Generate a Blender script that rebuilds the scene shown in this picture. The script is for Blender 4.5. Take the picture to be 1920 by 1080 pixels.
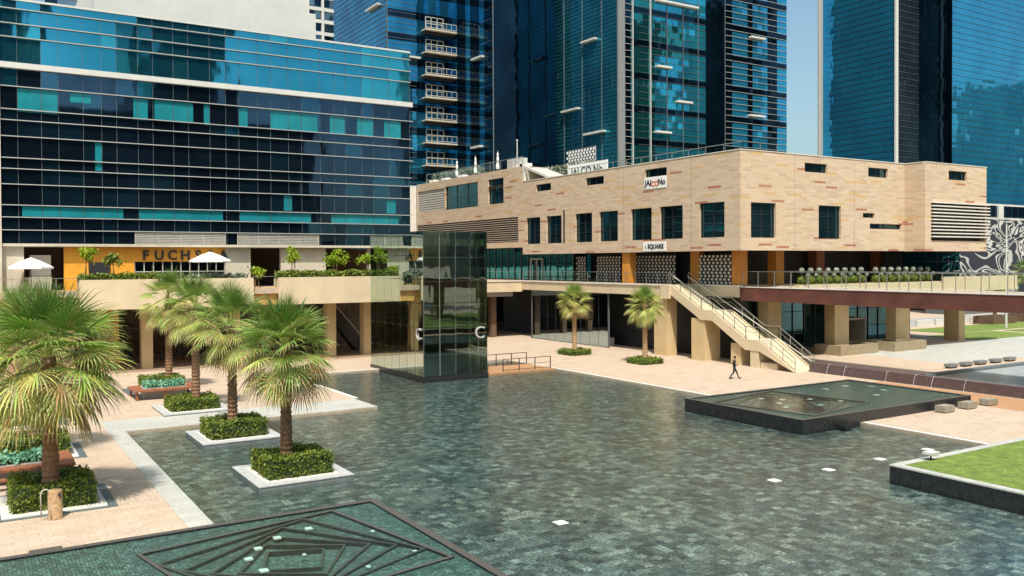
import bpy, math, random
from mathutils import Vector, Matrix
random.seed(7)
S = bpy.context.scene
for o in list(bpy.data.objects): bpy.data.objects.remove(o)
C = S.collection
PI = math.pi
R = math.radians

# ---------------------------------------------------------------- camera
F_PX, CY, ROLL, YAW, PIT = 1639.427, 515.067, -4.89492e-3, .557716589, -.0144130799
CAMZ = 9.2
fw = Vector((math.sin(YAW)*math.cos(PIT), math.cos(YAW)*math.cos(PIT), math.sin(PIT)))
rt = Vector((math.cos(YAW), -math.sin(YAW), 0)); up = rt.cross(fw)
r2 = rt*math.cos(ROLL)+up*math.sin(ROLL); u2 = -rt*math.sin(ROLL)+up*math.cos(ROLL)
cam = bpy.data.objects.new('camera', bpy.data.cameras.new('camera')); C.objects.link(cam)
M = Matrix((r2, u2, -fw)).transposed().to_4x4(); M.translation = Vector((0, 0, CAMZ))
cam.matrix_world = M
cam.data.sensor_width = 36; cam.data.lens = F_PX/1920*36
cam.data.shift_y = -(540-CY)/1920
cam.data.clip_end = 3000; cam.data.clip_start = .1
S.camera = cam

# ---------------------------------------------------------------- light
SUN_EL, SUN_DIR = R(60), (-.52, -.854)          # horizontal direction towards the sun
w = bpy.data.worlds.new('World'); S.world = w; w.use_nodes = True
nt = w.node_tree; nt.nodes.clear()
sky = nt.nodes.new('ShaderNodeTexSky'); sky.sky_type = 'NISHITA'; sky.sun_disc = False
sky.sun_elevation = SUN_EL; sky.sun_rotation = math.atan2(SUN_DIR[0], SUN_DIR[1]) % (2*PI)
sky.air_density = 1.0; sky.dust_density = 3.5; sky.ozone_density = 1.0
bg = nt.nodes.new('ShaderNodeBackground'); bg.inputs['Strength'].default_value = .15
wo = nt.nodes.new('ShaderNodeOutputWorld')
tw_ = nt.nodes.new('ShaderNodeMix'); tw_.data_type = 'RGBA'; tw_.blend_type = 'MULTIPLY'; tw_.inputs[0].default_value = 1; tw_.inputs[7].default_value = (.96, 1.08, .99, 1)
nt.links.new(sky.outputs[0], tw_.inputs[6]); nt.links.new(tw_.outputs[2], bg.inputs[0]); nt.links.new(bg.outputs[0], wo.inputs[0])
sl = bpy.data.lights.new('sun', 'SUN'); sl.energy = 4.4; sl.angle = R(.5); sl.color = (1, .955, .88)
so = bpy.data.objects.new('sun', sl); C.objects.link(so)
sd = Vector((SUN_DIR[0]*math.cos(SUN_EL), SUN_DIR[1]*math.cos(SUN_EL), math.sin(SUN_EL)))
so.rotation_euler = sd.to_track_quat('Z', 'Y').to_euler()
S.view_settings.view_transform = 'Standard'; S.view_settings.look = 'None'
S.view_settings.exposure = .28; S.view_settings.gamma = 1
S.render.engine = 'CYCLES'
S.cycles.max_bounces = 8; S.cycles.transparent_max_bounces = 16; S.cycles.glossy_bounces = 5
S.cycles.caustics_reflective = False; S.cycles.caustics_refractive = False

# ---------------------------------------------------------------- materials
class NT:
    def __init__(s, name):
        s.m = bpy.data.materials.new(name); s.m.use_nodes = True; s.t = s.m.node_tree
        s.b = s.t.nodes['Principled BSDF']; s.out = s.t.nodes['Material Output']
    def n(s, ty, **kw):
        nd = s.t.nodes.new('ShaderNode'+ty)
        for k, v in kw.items():
            if k.startswith('_'): setattr(nd, k[1:], v)
            else: nd.inputs[k.replace('__', ' ')].default_value = v
        return nd
    def l(s, a, b): s.t.links.new(a, b)
    def ramp(s, fac, stops, interp='LINEAR'):
        r = s.n('ValToRGB'); r.color_ramp.interpolation = interp
        e = r.color_ramp.elements
        while len(e) < len(stops): e.new(.5)
        for el, (p, c) in zip(e, stops): el.position = p; el.color = (*c, 1)
        s.l(fac, r.inputs[0]); return r.outputs[0]
    def mix(s, fac, a, b, mode='MIX'):
        mx = s.n('Mix', _data_type='RGBA', _blend_type=mode)
        for sock, v in ((mx.inputs[0], fac), (mx.inputs[6], a), (mx.inputs[7], b)):
            if isinstance(v, (int, float)): sock.default_value = v
            elif isinstance(v, tuple): sock.default_value = (*v, 1)
            else: s.l(v, sock)
        return mx.outputs[2]
    def coord(s, scale=(1, 1, 1)):
        g = s.n('NewGeometry'); mp = s.n('Mapping'); mp.inputs['Scale'].default_value = scale
        s.l(g.outputs['Position'], mp.inputs[0]); return mp.outputs[0]
    def noise(s, vec, scale, detail=3, rough=.6):
        nd = s.n('TexNoise', Scale=scale, Detail=detail, Roughness=rough); s.l(vec, nd.inputs['Vector']); return nd.outputs[0]
    def bump(s, h, strength=.2, dist=.05):
        bp = s.n('Bump', Strength=strength, Distance=dist); s.l(h, bp.inputs['Height']); s.l(bp.outputs[0], s.b.inputs['Normal']); return bp

def simple(name, col, rough=.6, metal=0, var=.12, scale=3, bump=0, spec=.5):
    t = NT(name); b = t.b; v = t.coord()
    nz = t.noise(v, scale, 4)
    lo = tuple(c*(1-var) for c in col); hi = tuple(min(1, c*(1+var)) for c in col)
    t.l(t.ramp(nz, [(.3, lo), (.7, hi)]), b.inputs['Base Color'])
    b.inputs['Roughness'].default_value = rough; b.inputs['Metallic'].default_value = metal
    b.inputs['Specular IOR Level'].default_value = spec
    if bump: t.bump(t.noise(v, scale*8, 3), bump, .02)
    return t.m

def wall_uv(t):
    g = t.n('NewGeometry'); sp = t.n('SeparateXYZ'); t.l(g.outputs['Position'], sp.inputs[0])
    ad = t.n('Math', _operation='ADD'); t.l(sp.outputs[0], ad.inputs[0]); t.l(sp.outputs[1], ad.inputs[1])
    cb = t.n('CombineXYZ'); t.l(ad.outputs[0], cb.inputs[0]); t.l(sp.outputs[2], cb.inputs[1]); return cb.outputs[0], g.outputs['Position']

def stone_facade():
    t = NT('stone_cladding'); uv, pos = wall_uv(t)
    def brick(w_, h_, off=.5):
        k = t.n('TexBrick', Scale=1, _offset=off); k.inputs['Brick Width'].default_value = w_; k.inputs['Row Height'].default_value = h_
        k.inputs['Mortar Size'].default_value = .012; k.inputs['Color1'].default_value = (0, 0, 0, 1); k.inputs['Color2'].default_value = (1, 1, 1, 1)
        k.inputs['Mortar'].default_value = (.5, .5, .5, 1); k.inputs['Mortar Smooth'].default_value = .3; k.offset_frequency = 2
        t.l(uv, k.inputs['Vector']); return k
    k1 = brick(1.05, .22, .41); 
    base = t.ramp(k1.outputs[0], [(0, (.47, .345, .24)), (.35, (.56, .42, .30)), (.6, (.61, .475, .34)), (.85, (.53, .415, .27)), (1, (.61, .45, .335))])
    k2 = brick(1.7, .22, .37)                       # rare rust and ochre stones
    acc = t.ramp(k2.outputs[0], [(0, (1, 1, 1)), (.03, (0, 0, 0))], 'CONSTANT')
    acc2 = t.ramp(k2.outputs[0], [(0, (0, 0, 0)), (.955, (1, 1, 1))], 'CONSTANT')
    c = t.mix(acc, base, (.34, .12, .065)); c = t.mix(acc2, c, (.55, .36, .15))
    big = t.noise(pos, .25, 3)
    c = t.mix(t.ramp(big, [(.35, (0, 0, 0)), (.75, (.35, .35, .35))]), c, (.50, .34, .22))
    mf = t.n('Math', _operation='MULTIPLY'); t.l(k1.outputs[1], mf.inputs[0]); mf.inputs[1].default_value = .45; c = t.mix(mf.outputs[0], c, (.36, .28, .20))
    t.l(c, t.b.inputs['Base Color']); t.b.inputs['Roughness'].default_value = .75
    t.bump(t.noise(pos, 6, 4), .15, .02); return t.m

def tiles(name, cols, w_, h_, mortar, msize=.012, rough=.6, off=.0, big=.3, warm=None, spec=.4, fine=6, speck=None):
    t = NT(name); v = t.coord()
    k = t.n('TexBrick', Scale=1, _offset=off); k.inputs['Brick Width'].default_value = w_; k.inputs['Row Height'].default_value = h_
    k.inputs['Mortar Size'].default_value = msize; k.inputs['Color1'].default_value = (0, 0, 0, 1); k.inputs['Color2'].default_value = (1, 1, 1, 1); k.inputs['Mortar'].default_value = (.5, .5, .5, 1)
    t.l(v, k.inputs['Vector'])
    n_ = len(cols)
    c = t.ramp(k.outputs[0], [(i/(n_-1), cc) for i, cc in enumerate(cols)])
    bn = t.noise(v, big, 5, .65)
    c = t.mix(t.ramp(bn, [(.32, (0, 0, 0)), (.72, (.55, .55, .55))]), c, warm or cols[0])
    fn = t.noise(v, fine, 5, .7)
    c = t.mix(.4, c, t.ramp(fn, [(.3, (.5, .5, .5)), (.7, (1.28, 1.28, 1.28))]), 'MULTIPLY')
    st_ = t.noise(v, .7, 6, .75); c = t.mix(.5, c, t.ramp(st_, [(.30, (.68, .66, .64)), (.46, (1, 1, 1)), (.7, (1.08, 1.08, 1.08))]), 'MULTIPLY')
    c = t.mix(k.outputs[1], c, mortar)
    if speck:
        sn = t.noise(v, speck[0], 6, .8); c = t.mix(t.ramp(sn, [(.54, (0, 0, 0)), (.68, (.8, .8, .8))]), c, speck[1])  # bright flecks painted into the tiles as sparkle
        sn2 = t.noise(v, speck[0]*.12, 5, .75); c = t.mix(t.ramp(sn2, [(.35, (.7, .7, .7)), (.55, (0, 0, 0))]), c, tuple(q*.12 for q in speck[1]))
    t.l(c, t.b.inputs['Base Color']); t.b.inputs['Roughness'].default_value = rough; t.b.inputs['Specular IOR Level'].default_value = spec
    t.bump(fn, .08, .02); return t.m

def glass(name, tint, rough=.03, wob=.5, dark=None, wscale=.35, metal=.92):
    """coated facade glass: a tinted mirror with slightly wavy panes"""
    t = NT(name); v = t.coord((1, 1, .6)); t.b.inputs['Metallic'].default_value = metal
    nz = t.noise(v, .12, 3); d = dark or tuple(c*.6 for c in tint)  # cloudy darker tint stands in for broken reflections
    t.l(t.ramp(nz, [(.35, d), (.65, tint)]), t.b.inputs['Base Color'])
    t.b.inputs['Roughness'].default_value = rough
    a = t.noise(v, wscale, 2, .4)
    bp = t.n('Bump', Strength=wob*.35, Distance=.12); t.l(a, bp.inputs['Height']); t.l(bp.outputs[0], t.b.inputs['Normal'])
    return t.m

def see_glass(name, col, gloss=.35, tint=(.75, .85, .8), rough=.02, edge=.3):
    """thin clear or tinted glass"""
    t = NT(name); t.t.nodes.remove(t.b)
    tr = t.n('BsdfTransparent'); tr.inputs[0].default_value = (*tint, 1)
    gl = t.n('BsdfGlossy'); gl.inputs['Roughness'].default_value = rough; gl.inputs[0].default_value = (*col, 1)
    lw = t.n('LayerWeight', Blend=edge); ad = t.n('Math', _operation='MULTIPLY_ADD'); t.l(lw.outputs['Fresnel'], ad.inputs[0]); ad.inputs[1].default_value = .7; ad.inputs[2].default_value = gloss
    ad.use_clamp = True
    v = t.coord((1, 1, .3)); bp = t.n('Bump', Strength=.12, Distance=.1); t.l(t.noise(v, .5, 2), bp.inputs['Height']); t.l(bp.outputs[0], gl.inputs['Normal'])
    mx = t.n('MixShader'); t.l(ad.outputs[0], mx.inputs[0]); t.l(tr.outputs[0], mx.inputs[1]); t.l(gl.outputs[0], mx.inputs[2]); t.l(mx.outputs[0], t.out.inputs[0])
    return t.m

def water(name, tint=(.78, .9, .86), amp=.5, scale=1.0, refl=.0, rgh=.04, boost=1.15):
    t = NT(name); t.t.nodes.remove(t.b)
    tr = t.n('BsdfTransparent'); tr.inputs[0].default_value = (*tint, 1)
    gl = t.n('BsdfGlossy'); gl.inputs['Roughness'].default_value = rgh; gl.inputs[0].default_value = (.95, .97, .95, 1)
    v = t.coord((1, 1, 1)); 
    n1 = t.noise(v, 1.8*scale, 4, .65); n2 = t.noise(v, 11*scale, 3, .7)
    ad0 = t.n('Math', _operation='MULTIPLY_ADD'); t.l(n2, ad0.inputs[0]); ad0.inputs[1].default_value = .32; t.l(n1, ad0.inputs[2])
    bp = t.n('Bump', Strength=amp, Distance=.06); t.l(ad0.outputs[0], bp.inputs['Height'])
    fr = t.n('Fresnel', IOR=1.36); t.l(bp.outputs[0], fr.inputs['Normal']); t.l(bp.outputs[0], gl.inputs['Normal'])
    ad = t.n('Math', _operation='MULTIPLY_ADD'); t.l(fr.outputs[0], ad.inputs[0]); ad.inputs[1].default_value = boost; ad.inputs[2].default_value = refl; ad.use_clamp = True
    mx = t.n('MixShader'); t.l(ad.outputs[0], mx.inputs[0]); t.l(tr.outputs[0], mx.inputs[1]); t.l(gl.outputs[0], mx.inputs[2]); t.l(mx.outputs[0], t.out.inputs[0])
    return t.m

def leafy(name, cols, trans=.3, attr=False, scale=1.2):
    t = NT(name); t.t.nodes.remove(t.b)
    if attr:
        a = t.n('VertexColor', _layer_name='col'); c = a.outputs[0]
    else:
        c = t.ramp(t.noise(t.coord(), scale, 3), [(.3, cols[0]), (.5, cols[1]), (.7, cols[2])])
    d = t.n('BsdfPrincipled'); d.inputs['Roughness'].default_value = .5; d.inputs['Specular IOR Level'].default_value = .35; t.l(c, d.inputs['Base Color'])
    tl = t.n('BsdfTranslucent'); t.l(c, tl.inputs[0])
    mx = t.n('MixShader'); mx.inputs[0].default_value = trans; t.l(d.outputs[0], mx.inputs[1]); t.l(tl.outputs[0], mx.inputs[2]); t.l(mx.outputs[0], t.out.inputs[0])
    return t.m

def mural_mat():
    t = NT('swirl_mural'); uv, pos = wall_uv(t)
    mp = t.n('Mapping'); mp.inputs['Scale'].default_value = (.07, .15, 1); t.l(uv, mp.inputs[0])
    nz = t.n('TexNoise', Scale=1.3, Detail=.8, Roughness=.3, Distortion=2.6); t.l(mp.outputs[0], nz.inputs['Vector'])
    c = t.ramp(nz.outputs[0], [(0, (.018, .022, .035)), (.42, (.42, .42, .39)), (.495, (.018, .022, .035)), (.56, (.5, .5, .46)), (.60, (.018, .022, .035))], 'CONSTANT')
    t.l(c, t.b.inputs['Base Color']); t.b.inputs['Roughness'].default_value = .5; return t.m

m_stone = stone_facade()
m_pave = tiles('pink_stone_paving', [(.46, .355, .27), (.50, .395, .305), (.54, .425, .33)], .8, .4, (.38, .28, .205), .012, .6, .5, .13, (.50, .365, .25), spec=.25)
m_pave2 = tiles('grey_stone_strip', [(.42, .41, .37), (.50, .49, .44), (.46, .45, .41)], 1.2, .6, (.3, .3, .27), .01, .5, .5, .3)
m_wood_deck = tiles('tan_deck', [(.42, .22, .11), (.5, .28, .14), (.46, .25, .13)], 2.4, .15, (.2, .11, .06), .01, .6, .5, .2)
def pool_floor_mat():
    t = NT('pool_floor_stone'); v = t.coord()
    def br(sz, off):
        k = t.n('TexBrick', Scale=1, _offset=off); k.inputs['Brick Width'].default_value = sz; k.inputs['Row Height'].default_value = sz; k.inputs['Mortar Size'].default_value = .010
        k.inputs['Color1'].default_value = (0, 0, 0, 1); k.inputs['Color2'].default_value = (1, 1, 1, 1); k.inputs['Mortar'].default_value = (.3, .3, .3, 1); t.l(v, k.inputs['Vector']); return k
    k = br(.36, 0)
    c = t.ramp(k.outputs[0], [(0, (.027, .037, .037)), (.3, (.054, .070, .067)), (.6, (.088, .106, .098)), (.85, (.135, .155, .142)), (1, (.21, .23, .205))])
    hue = t.noise(v, .16, 4, .6); c = t.mix(.5, c, t.ramp(hue, [(.38, (.85, .98, 1.06)), (.5, (1, 1, 1)), (.62, (1.15, 1.06, .88))]), 'MULTIPLY')
    pt = t.noise(v, .55, 5, .75); c = t.mix(.6, c, t.ramp(pt, [(.36, (.45, .45, .45)), (.64, (1.6, 1.6, 1.6))]), 'MULTIPLY')
    fn = t.noise(v, 9, 6, .85); c = t.mix(1, c, t.ramp(fn, [(.36, (.25, .25, .25)), (.50, (.9, .9, .9)), (.64, (3.4, 3.4, 3.2))]), 'MULTIPLY')  # fine stone speckle, brightest flecks painted as ripple highlights
    t.l(c, t.b.inputs['Base Color']); t.b.inputs['Roughness'].default_value = .6; return t.m
m_poolfloor = pool_floor_mat()
m_mosaic = tiles('teal_mosaic', [(.03, .06, .055), (.08, .15, .13), (.30, .42, .36), (.05, .10, .09), (.17, .23, .20)], .10, .10, (.03, .05, .05), .01, .5, 0, .8, (.07, .11, .10), fine=12, speck=(16, (.42, .50, .44)))
m_granite = simple('dark_granite', (.035, .034, .033), .45, 0, .5, 14, .1)
m_granite2 = simple('black_granite', (.02, .02, .022), .25, 0, .5, 6)
m_rim = simple('wet_granite_rim', (.085, .075, .065), .45, 0, .45, 25, .1)
m_slate = simple('blue_grey_slate', (.10, .125, .13), .5, 0, .25, 4)
m_coping = simple('light_coping', (.66, .62, .55), .6, 0, .08, 3)
m_boxstone = simple('shaded_tan_stone', (.30, .235, .145), .7, 0, .15, 2)  # planter boxes, tan darkened to include the shade under the footbridge
m_cube = simple('grey_tan_stone', (.27, .235, .18), .7, 0, .2, 4)
m_stepstone = simple('cream_step_stone', (.72, .63, .48), .6, 0, .06, 3)
m_gravel = simple('white_gravel', (.66, .61, .54), .8, 0, .4, 22, .6)
m_planter = simple('planter_stone', (.42, .42, .41), .6, 0, .15, 5)
m_planter_side = simple('planter_side_stone', (.18, .19, .19), .5, 0, .2, 5)
m_cream = simple('cream_render', (.60, .48, .32), .8, 0, .08, .6, .05)
m_col = simple('tan_column_render', (.56, .41, .22), .75, 0, .1, .8, .05)
m_ochre = simple('ochre_render', (.60, .33, .10), .75, 0, .1, .8)
m_orange = simple('orange_cladding', (.72, .32, .03), .5, 0, .14, 1.2)
m_orange2 = simple('orange_column_cladding', (.60, .24, .04), .5, 0, .12, 1.2)
m_beige = simple('beige_stone_tile', (.52, .46, .36), .7, 0, .12, 1.5)
m_brown = simple('brown_wall', (.13, .075, .045), .7, 0, .25, 1)
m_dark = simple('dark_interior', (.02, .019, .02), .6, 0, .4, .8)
m_backwall = simple('brown_shop_wall', (.17, .11, .07), .6, 0, .5, .5)
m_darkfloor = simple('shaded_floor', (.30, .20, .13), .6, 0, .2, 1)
m_white = simple('white_panel', (.54, .535, .50), .6, 0, .06, .6)
m_fin = simple('aluminium_fin', (.50, .50, .48), .4, .3, .05, 2)
m_steel = simple('brushed_steel', (.45, .45, .43), .35, .8, .1, 4)
m_darkmetal = simple('dark_metal', (.05, .05, .055), .4, .5, .2, 4)
m_mullion = simple('grey_mullion', (.13, .15, .16), .5, .3, .1, 3)
m_rust = simple('maroon_steel', (.105, .033, .022), .6, 0, .3, .7, .05)
m_maroonwall = simple('maroon_stone', (.10, .065, .065), .5, 0, .3, 6)
m_wood = simple('red_brown_wood', (.27, .095, .045), .5, 0, .25, 5)
m_trunk = simple('palm_bark', (.23, .125, .065), .9, 0, .45, 9, .9)
m_trunk2 = simple('pale_palm_bark', (.40, .25, .13), .9, 0, .35, 9, .9)
m_soil = simple('soil', (.06, .045, .03), .9, 0, .4, 8)
m_fabric = simple('white_canvas', (.80, .77, .72), .8, 0, .05, 2)
m_louvre = simple('louvre_blade', (.36, .29, .22), .6, 0, .1, 2)
m_greylouvre = simple('grey_louvre', (.46, .43, .38), .6, 0, .08, 2)
m_sign = simple('white_sign', (.78, .77, .74), .6, 0, .04, 1)
m_letter = simple('pinkish_letter', (.52, .45, .43), .5)
m_ink = simple('black_lettering', (.02, .02, .025), .5)
m_redink = simple('orange_lettering', (.60, .13, .04), .5)
m_skin = simple('skin', (.30, .17, .11), .6)
m_cloth = simple('black_clothes', (.014, .014, .017), .8, 0, .4, 20)
m_shirt = simple('white_shirt', (.6, .6, .6), .8)
m_grass = simple('lawn_grass', (.135, .19, .03), .9, 0, .35, 2.2, .8)
m_road = simple('pale_road', (.30, .30, .29), .8, 0, .1, .3)
m_earth = simple('sand_ground', (.42, .34, .25), .9, 0, .2, .05)
m_lampwhite = simple('pool_lamp_glass', (.80, .84, .76), .4, 0, .1, 12)
m_spray = simple('water_spray', (.75, .82, .85), .3, 0, .1, 5)
m_mural = mural_mat()
m_hedge = leafy('hedge_leaf', [(.06, .09, .012), (.15, .20, .022), (.30, .33, .05)], .25, scale=2.6)
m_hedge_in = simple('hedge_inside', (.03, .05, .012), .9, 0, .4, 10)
m_blade = leafy('grass_blade_leaf', [(.08, .13, .01), (.16, .21, .03), (.24, .27, .05)], .2)
m_lime = leafy('lime_leaf', [(.12, .2, .01), (.26, .36, .02), (.42, .48, .04)], .3)
m_turq = leafy('turquoise_leaf', [(.05, .20, .10), (.16, .38, .24), (.32, .52, .36)], .2, scale=5)
m_pale = leafy('pale_leaf', [(.05, .08, .05), (.22, .25, .18), (.55, .55, .45)], .2, scale=4)
m_frond = leafy('palm_frond', None, .28, attr=True)
g_off = glass('office_glass', (.045, .32, .47), wob=.55, dark=(.025, .22, .31))
g_offdark = glass('office_dark_glass', (.045, .09, .15), wob=.4, dark=(.025, .045, .075))
g_blind = simple('cyan_blind_glass', (.015, .22, .26), .15, .2, .2, .5)
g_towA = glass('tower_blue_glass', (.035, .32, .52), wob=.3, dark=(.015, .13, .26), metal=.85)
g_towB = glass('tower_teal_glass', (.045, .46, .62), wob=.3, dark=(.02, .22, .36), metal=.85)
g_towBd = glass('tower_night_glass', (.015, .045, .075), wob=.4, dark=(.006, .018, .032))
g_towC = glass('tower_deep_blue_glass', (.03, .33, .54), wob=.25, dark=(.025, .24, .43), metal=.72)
g_grey = glass('grey_glass', (.22, .30, .34), wob=.8, dark=(.12, .17, .2))
g_window = glass('window_glass', (.08, .20, .24), wob=.5, dark=(.03, .08, .10))
g_shop = see_glass('shop_glass', (.5, .65, .7), .16, (.13, .17, .18))
g_teal = see_glass('teal_glass', (.08, .32, .34), .12, (.03, .13, .15))
g_rail = see_glass('rail_glass', (.8, .9, .88), .015, (.90, .95, .92), edge=.1)
g_box = see_glass('pavilion_glass', (.62, .74, .68), .19, (.34, .45, .34), edge=.35)
w_pool = water('pool_water_surface', (.86, .96, .95), .5, 1.1, .015, .05, 1.35)
w_basin = water('basin_water_surface', (.80, .95, .93), .5, 2.0, .0)
w_grey = water('still_water_surface', (.95, .96, .97), .25, 2.0, .0, .05, .8)
m_palefloor = simple('pale_basin_floor', (.50, .52, .53), .6, 0, .1, 1)

# ---------------------------------------------------------------- mesh helpers
def root_loc(p):
    if p is None: return (0, 0, 0)
    while p.parent: p = p.parent
    return p.location
class MB:
    def __init__(s): s.v = []; s.f = []; s.mi = []; s.col = None
    def quad(s, a, b, c, d, mi=0):
        i = len(s.v); s.v += [tuple(a), tuple(b), tuple(c), tuple(d)]; s.f.append((i, i+1, i+2, i+3)); s.mi.append(mi); return s
    def poly(s, pts, mi=0):
        i = len(s.v); s.v += [tuple(p) for p in pts]; s.f.append(tuple(range(i, i+len(pts)))); s.mi.append(mi); return s
    def box(s, x0, x1, y0, y1, z0, z1, mi=0):
        i = len(s.v)
        s.v += [(x0,y0,z0),(x1,y0,z0),(x1,y1,z0),(x0,y1,z0),(x0,y0,z1),(x1,y0,z1),(x1,y1,z1),(x0,y1,z1)]
        s.f += [(i+3,i+2,i+1,i),(i+4,i+5,i+6,i+7),(i,i+1,i+5,i+4),(i+1,i+2,i+6,i+5),(i+2,i+3,i+7,i+6),(i+3,i,i+4,i+7)]
        s.mi += [mi]*6; return s
    def bar(s, p, q, wd, ht=None, mi=0):
        p = Vector(p); q = Vector(q); d = (q-p); ht = ht or wd
        u = d.cross(Vector((0, 0, 1)));
        if u.length < 1e-4: u = Vector((1, 0, 0))
        u.normalize(); n = u.cross(d).normalized(); u *= wd/2; n *= ht/2
        i = len(s.v)
        for c in (p, q):
            for a, b in ((-1,-1),(1,-1),(1,1),(-1,1)): s.v.append(tuple(c+u*a+n*b))
        s.f += [(i,i+1,i+2,i+3),(i+7,i+6,i+5,i+4),(i,i+4,i+5,i+1),(i+1,i+5,i+6,i+2),(i+2,i+6,i+7,i+3),(i+3,i+7,i+4,i)]
        s.mi += [mi]*6; return s
    def tube(s, pts, rad, n=8, mi=0, caps=True):
        pts = [Vector(p) for p in pts]; rad = rad if isinstance(rad, (list, tuple)) else [rad]*len(pts)
        base = len(s.v)
        for k, p in enumerate(pts):
            d = (pts[min(k+1, len(pts)-1)]-pts[max(k-1, 0)]).normalized()
            u = d.cross(Vector((0, 0, 1))) if abs(d.z) < .95 else d.cross(Vector((0, 1, 0)))
            u.normalize(); v = d.cross(u)
            for j in range(n):
                a = 2*PI*j/n; s.v.append(tuple(p+(u*math.cos(a)+v*math.sin(a))*rad[k]))
        for k in range(len(pts)-1):
            for j in range(n):
                a = base+k*n+j; b = base+k*n+(j+1) % n; s.f.append((a, b, b+n, a+n)); s.mi.append(mi)
        if caps:
            s.f.append(tuple(base+j for j in range(n))[::-1]); s.mi.append(mi)
            s.f.append(tuple(base+(len(pts)-1)*n+j for j in range(n))); s.mi.append(mi)
        return s
    def lathe(s, prof, n=16, c=(0, 0), mi=0):
        return s.tube([(c[0], c[1], z) for r_, z in prof], [r_ for r_, z in prof], n, mi)
    def build(s, name, mats, parent=None, smooth=False):
        me = bpy.data.meshes.new(name); ox, oy, oz = root_loc(parent)
        me.from_pydata([(a-ox, b-oy, c-oz) for a, b, c in s.v] if parent else s.v, [], s.f)
        mats = mats if isinstance(mats, (list, tuple)) else [mats]
        for m in mats: me.materials.append(m)
        me.polygons.foreach_set('material_index', s.mi)
        if s.col:
            ca = me.color_attributes.new('col', 'FLOAT_COLOR', 'POINT')
            ca.data.foreach_set('color', [c for col in s.col for c in (*col, 1)])
        if smooth: me.polygons.foreach_set('use_smooth', [True]*len(me.polygons))
        me.update()
        o = bpy.data.objects.new(name, me); C.objects.link(o)
        if parent: o.parent = parent
        return o

def tag(o, label=None, cat=None, group=None, kind=None):
    if label: o['label'] = label
    if cat: o['category'] = cat
    if group: o['group'] = group
    if kind: o['kind'] = kind
    return o
def thing(name, label, cat, loc=(0, 0, 0), group=None):
    o = bpy.data.objects.new(name, None); C.objects.link(o); o.location = loc; o.empty_display_size = .3
    return tag(o, label, cat, group)
def part(parent, name, mb, mats, smooth=False):      # mesh written in world coordinates, parent an Empty without rotation
    return mb.build(name, mats, parent, smooth)
def struct(name, mb, mats): return tag(mb.build(name, mats), kind='structure')
def B(*a): return MB().box(*a)

def copy_tree(o, loc, label=None):
    kids = [k for k in bpy.data.objects if k.parent == o]
    c = o.copy(); C.objects.link(c); c.location = loc
    if label: c['label'] = label
    for k in kids:
        kc = k.copy(); C.objects.link(kc); kc.parent = c
        for g in [g for g in bpy.data.objects if g.parent == k]:
            gc = g.copy(); C.objects.link(gc); gc.parent = kc
    return c

# wall on a vertical plane with rectangular holes; axis 'x' = plane X=const (u=Y), 'y' = plane Y=const (u=X)
def holed_wall(mb, axis, c, u0, u1, z0, z1, holes, depth=.35, mi=0):
    us = sorted({u0, u1, *[h[0] for h in holes], *[h[1] for h in holes]}); zs = sorted({z0, z1, *[h[2] for h in holes], *[h[3] for h in holes]})
    P = (lambda u, z, d=0: (c+d, u, z)) if axis == 'x' else (lambda u, z, d=0: (u, c+d, z))
    for a, b in zip(us, us[1:]):
        for p, q in zip(zs, zs[1:]):
            um, zm = (a+b)/2, (p+q)/2
            if any(h[0] < um < h[1] and h[2] < zm < h[3] for h in holes): continue
            mb.quad(P(a, p), P(b, p), P(b, q), P(a, q), mi)
    for a, b, p, q in holes:
        mb.quad(P(a, p), P(a, q), P(a, q, depth), P(a, p, depth), mi); mb.quad(P(b, q), P(b, p), P(b, p, depth), P(b, q, depth), mi)
        mb.quad(P(b, p), P(a, p), P(a, p, depth), P(b, p, depth), mi); mb.quad(P(a, q), P(b, q), P(b, q, depth), P(a, q, depth), mi)

def window(parent, axis, c, u0, u1, z0, z1, depth=.33, nx=2, nz=1, name='window'):
    fr = MB(); d0, d1 = c+depth-.10, c+depth+.02
    def bx(a, b, p, q, e0=d0, e1=d1):
        fr.box(e0, e1, a, b, p, q) if axis == 'x' else fr.box(a, b, e0, e1, p, q)
    t = .06
    bx(u0, u0+t, z0, z1); bx(u1-t, u1, z0, z1); bx(u0+t, u1-t, z0, z0+t); bx(u0+t, u1-t, z1-t, z1)
    for i in range(1, nx): u = u0+(u1-u0)*i/nx; bx(u-.025, u+.025, z0+t, z1-t, d0+.01)
    for i in range(1, nz): z = z0+(z1-z0)*i/nz; bx(u0+t, u1-t, z-.02, z+.02, d0+.02)
    f = part(parent, name, fr, m_darkmetal)
    pn = MB(); cc = c+depth-.02
    P = (lambda u, z: (cc, u, z)) if axis == 'x' else (lambda u, z: (u, cc, z))
    pn.quad(P(u0+t, z0+t), P(u1-t, z0+t), P(u1-t, z1-t), P(u0+t, z1-t))
    pn.build('pane', g_window, f); return f

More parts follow.
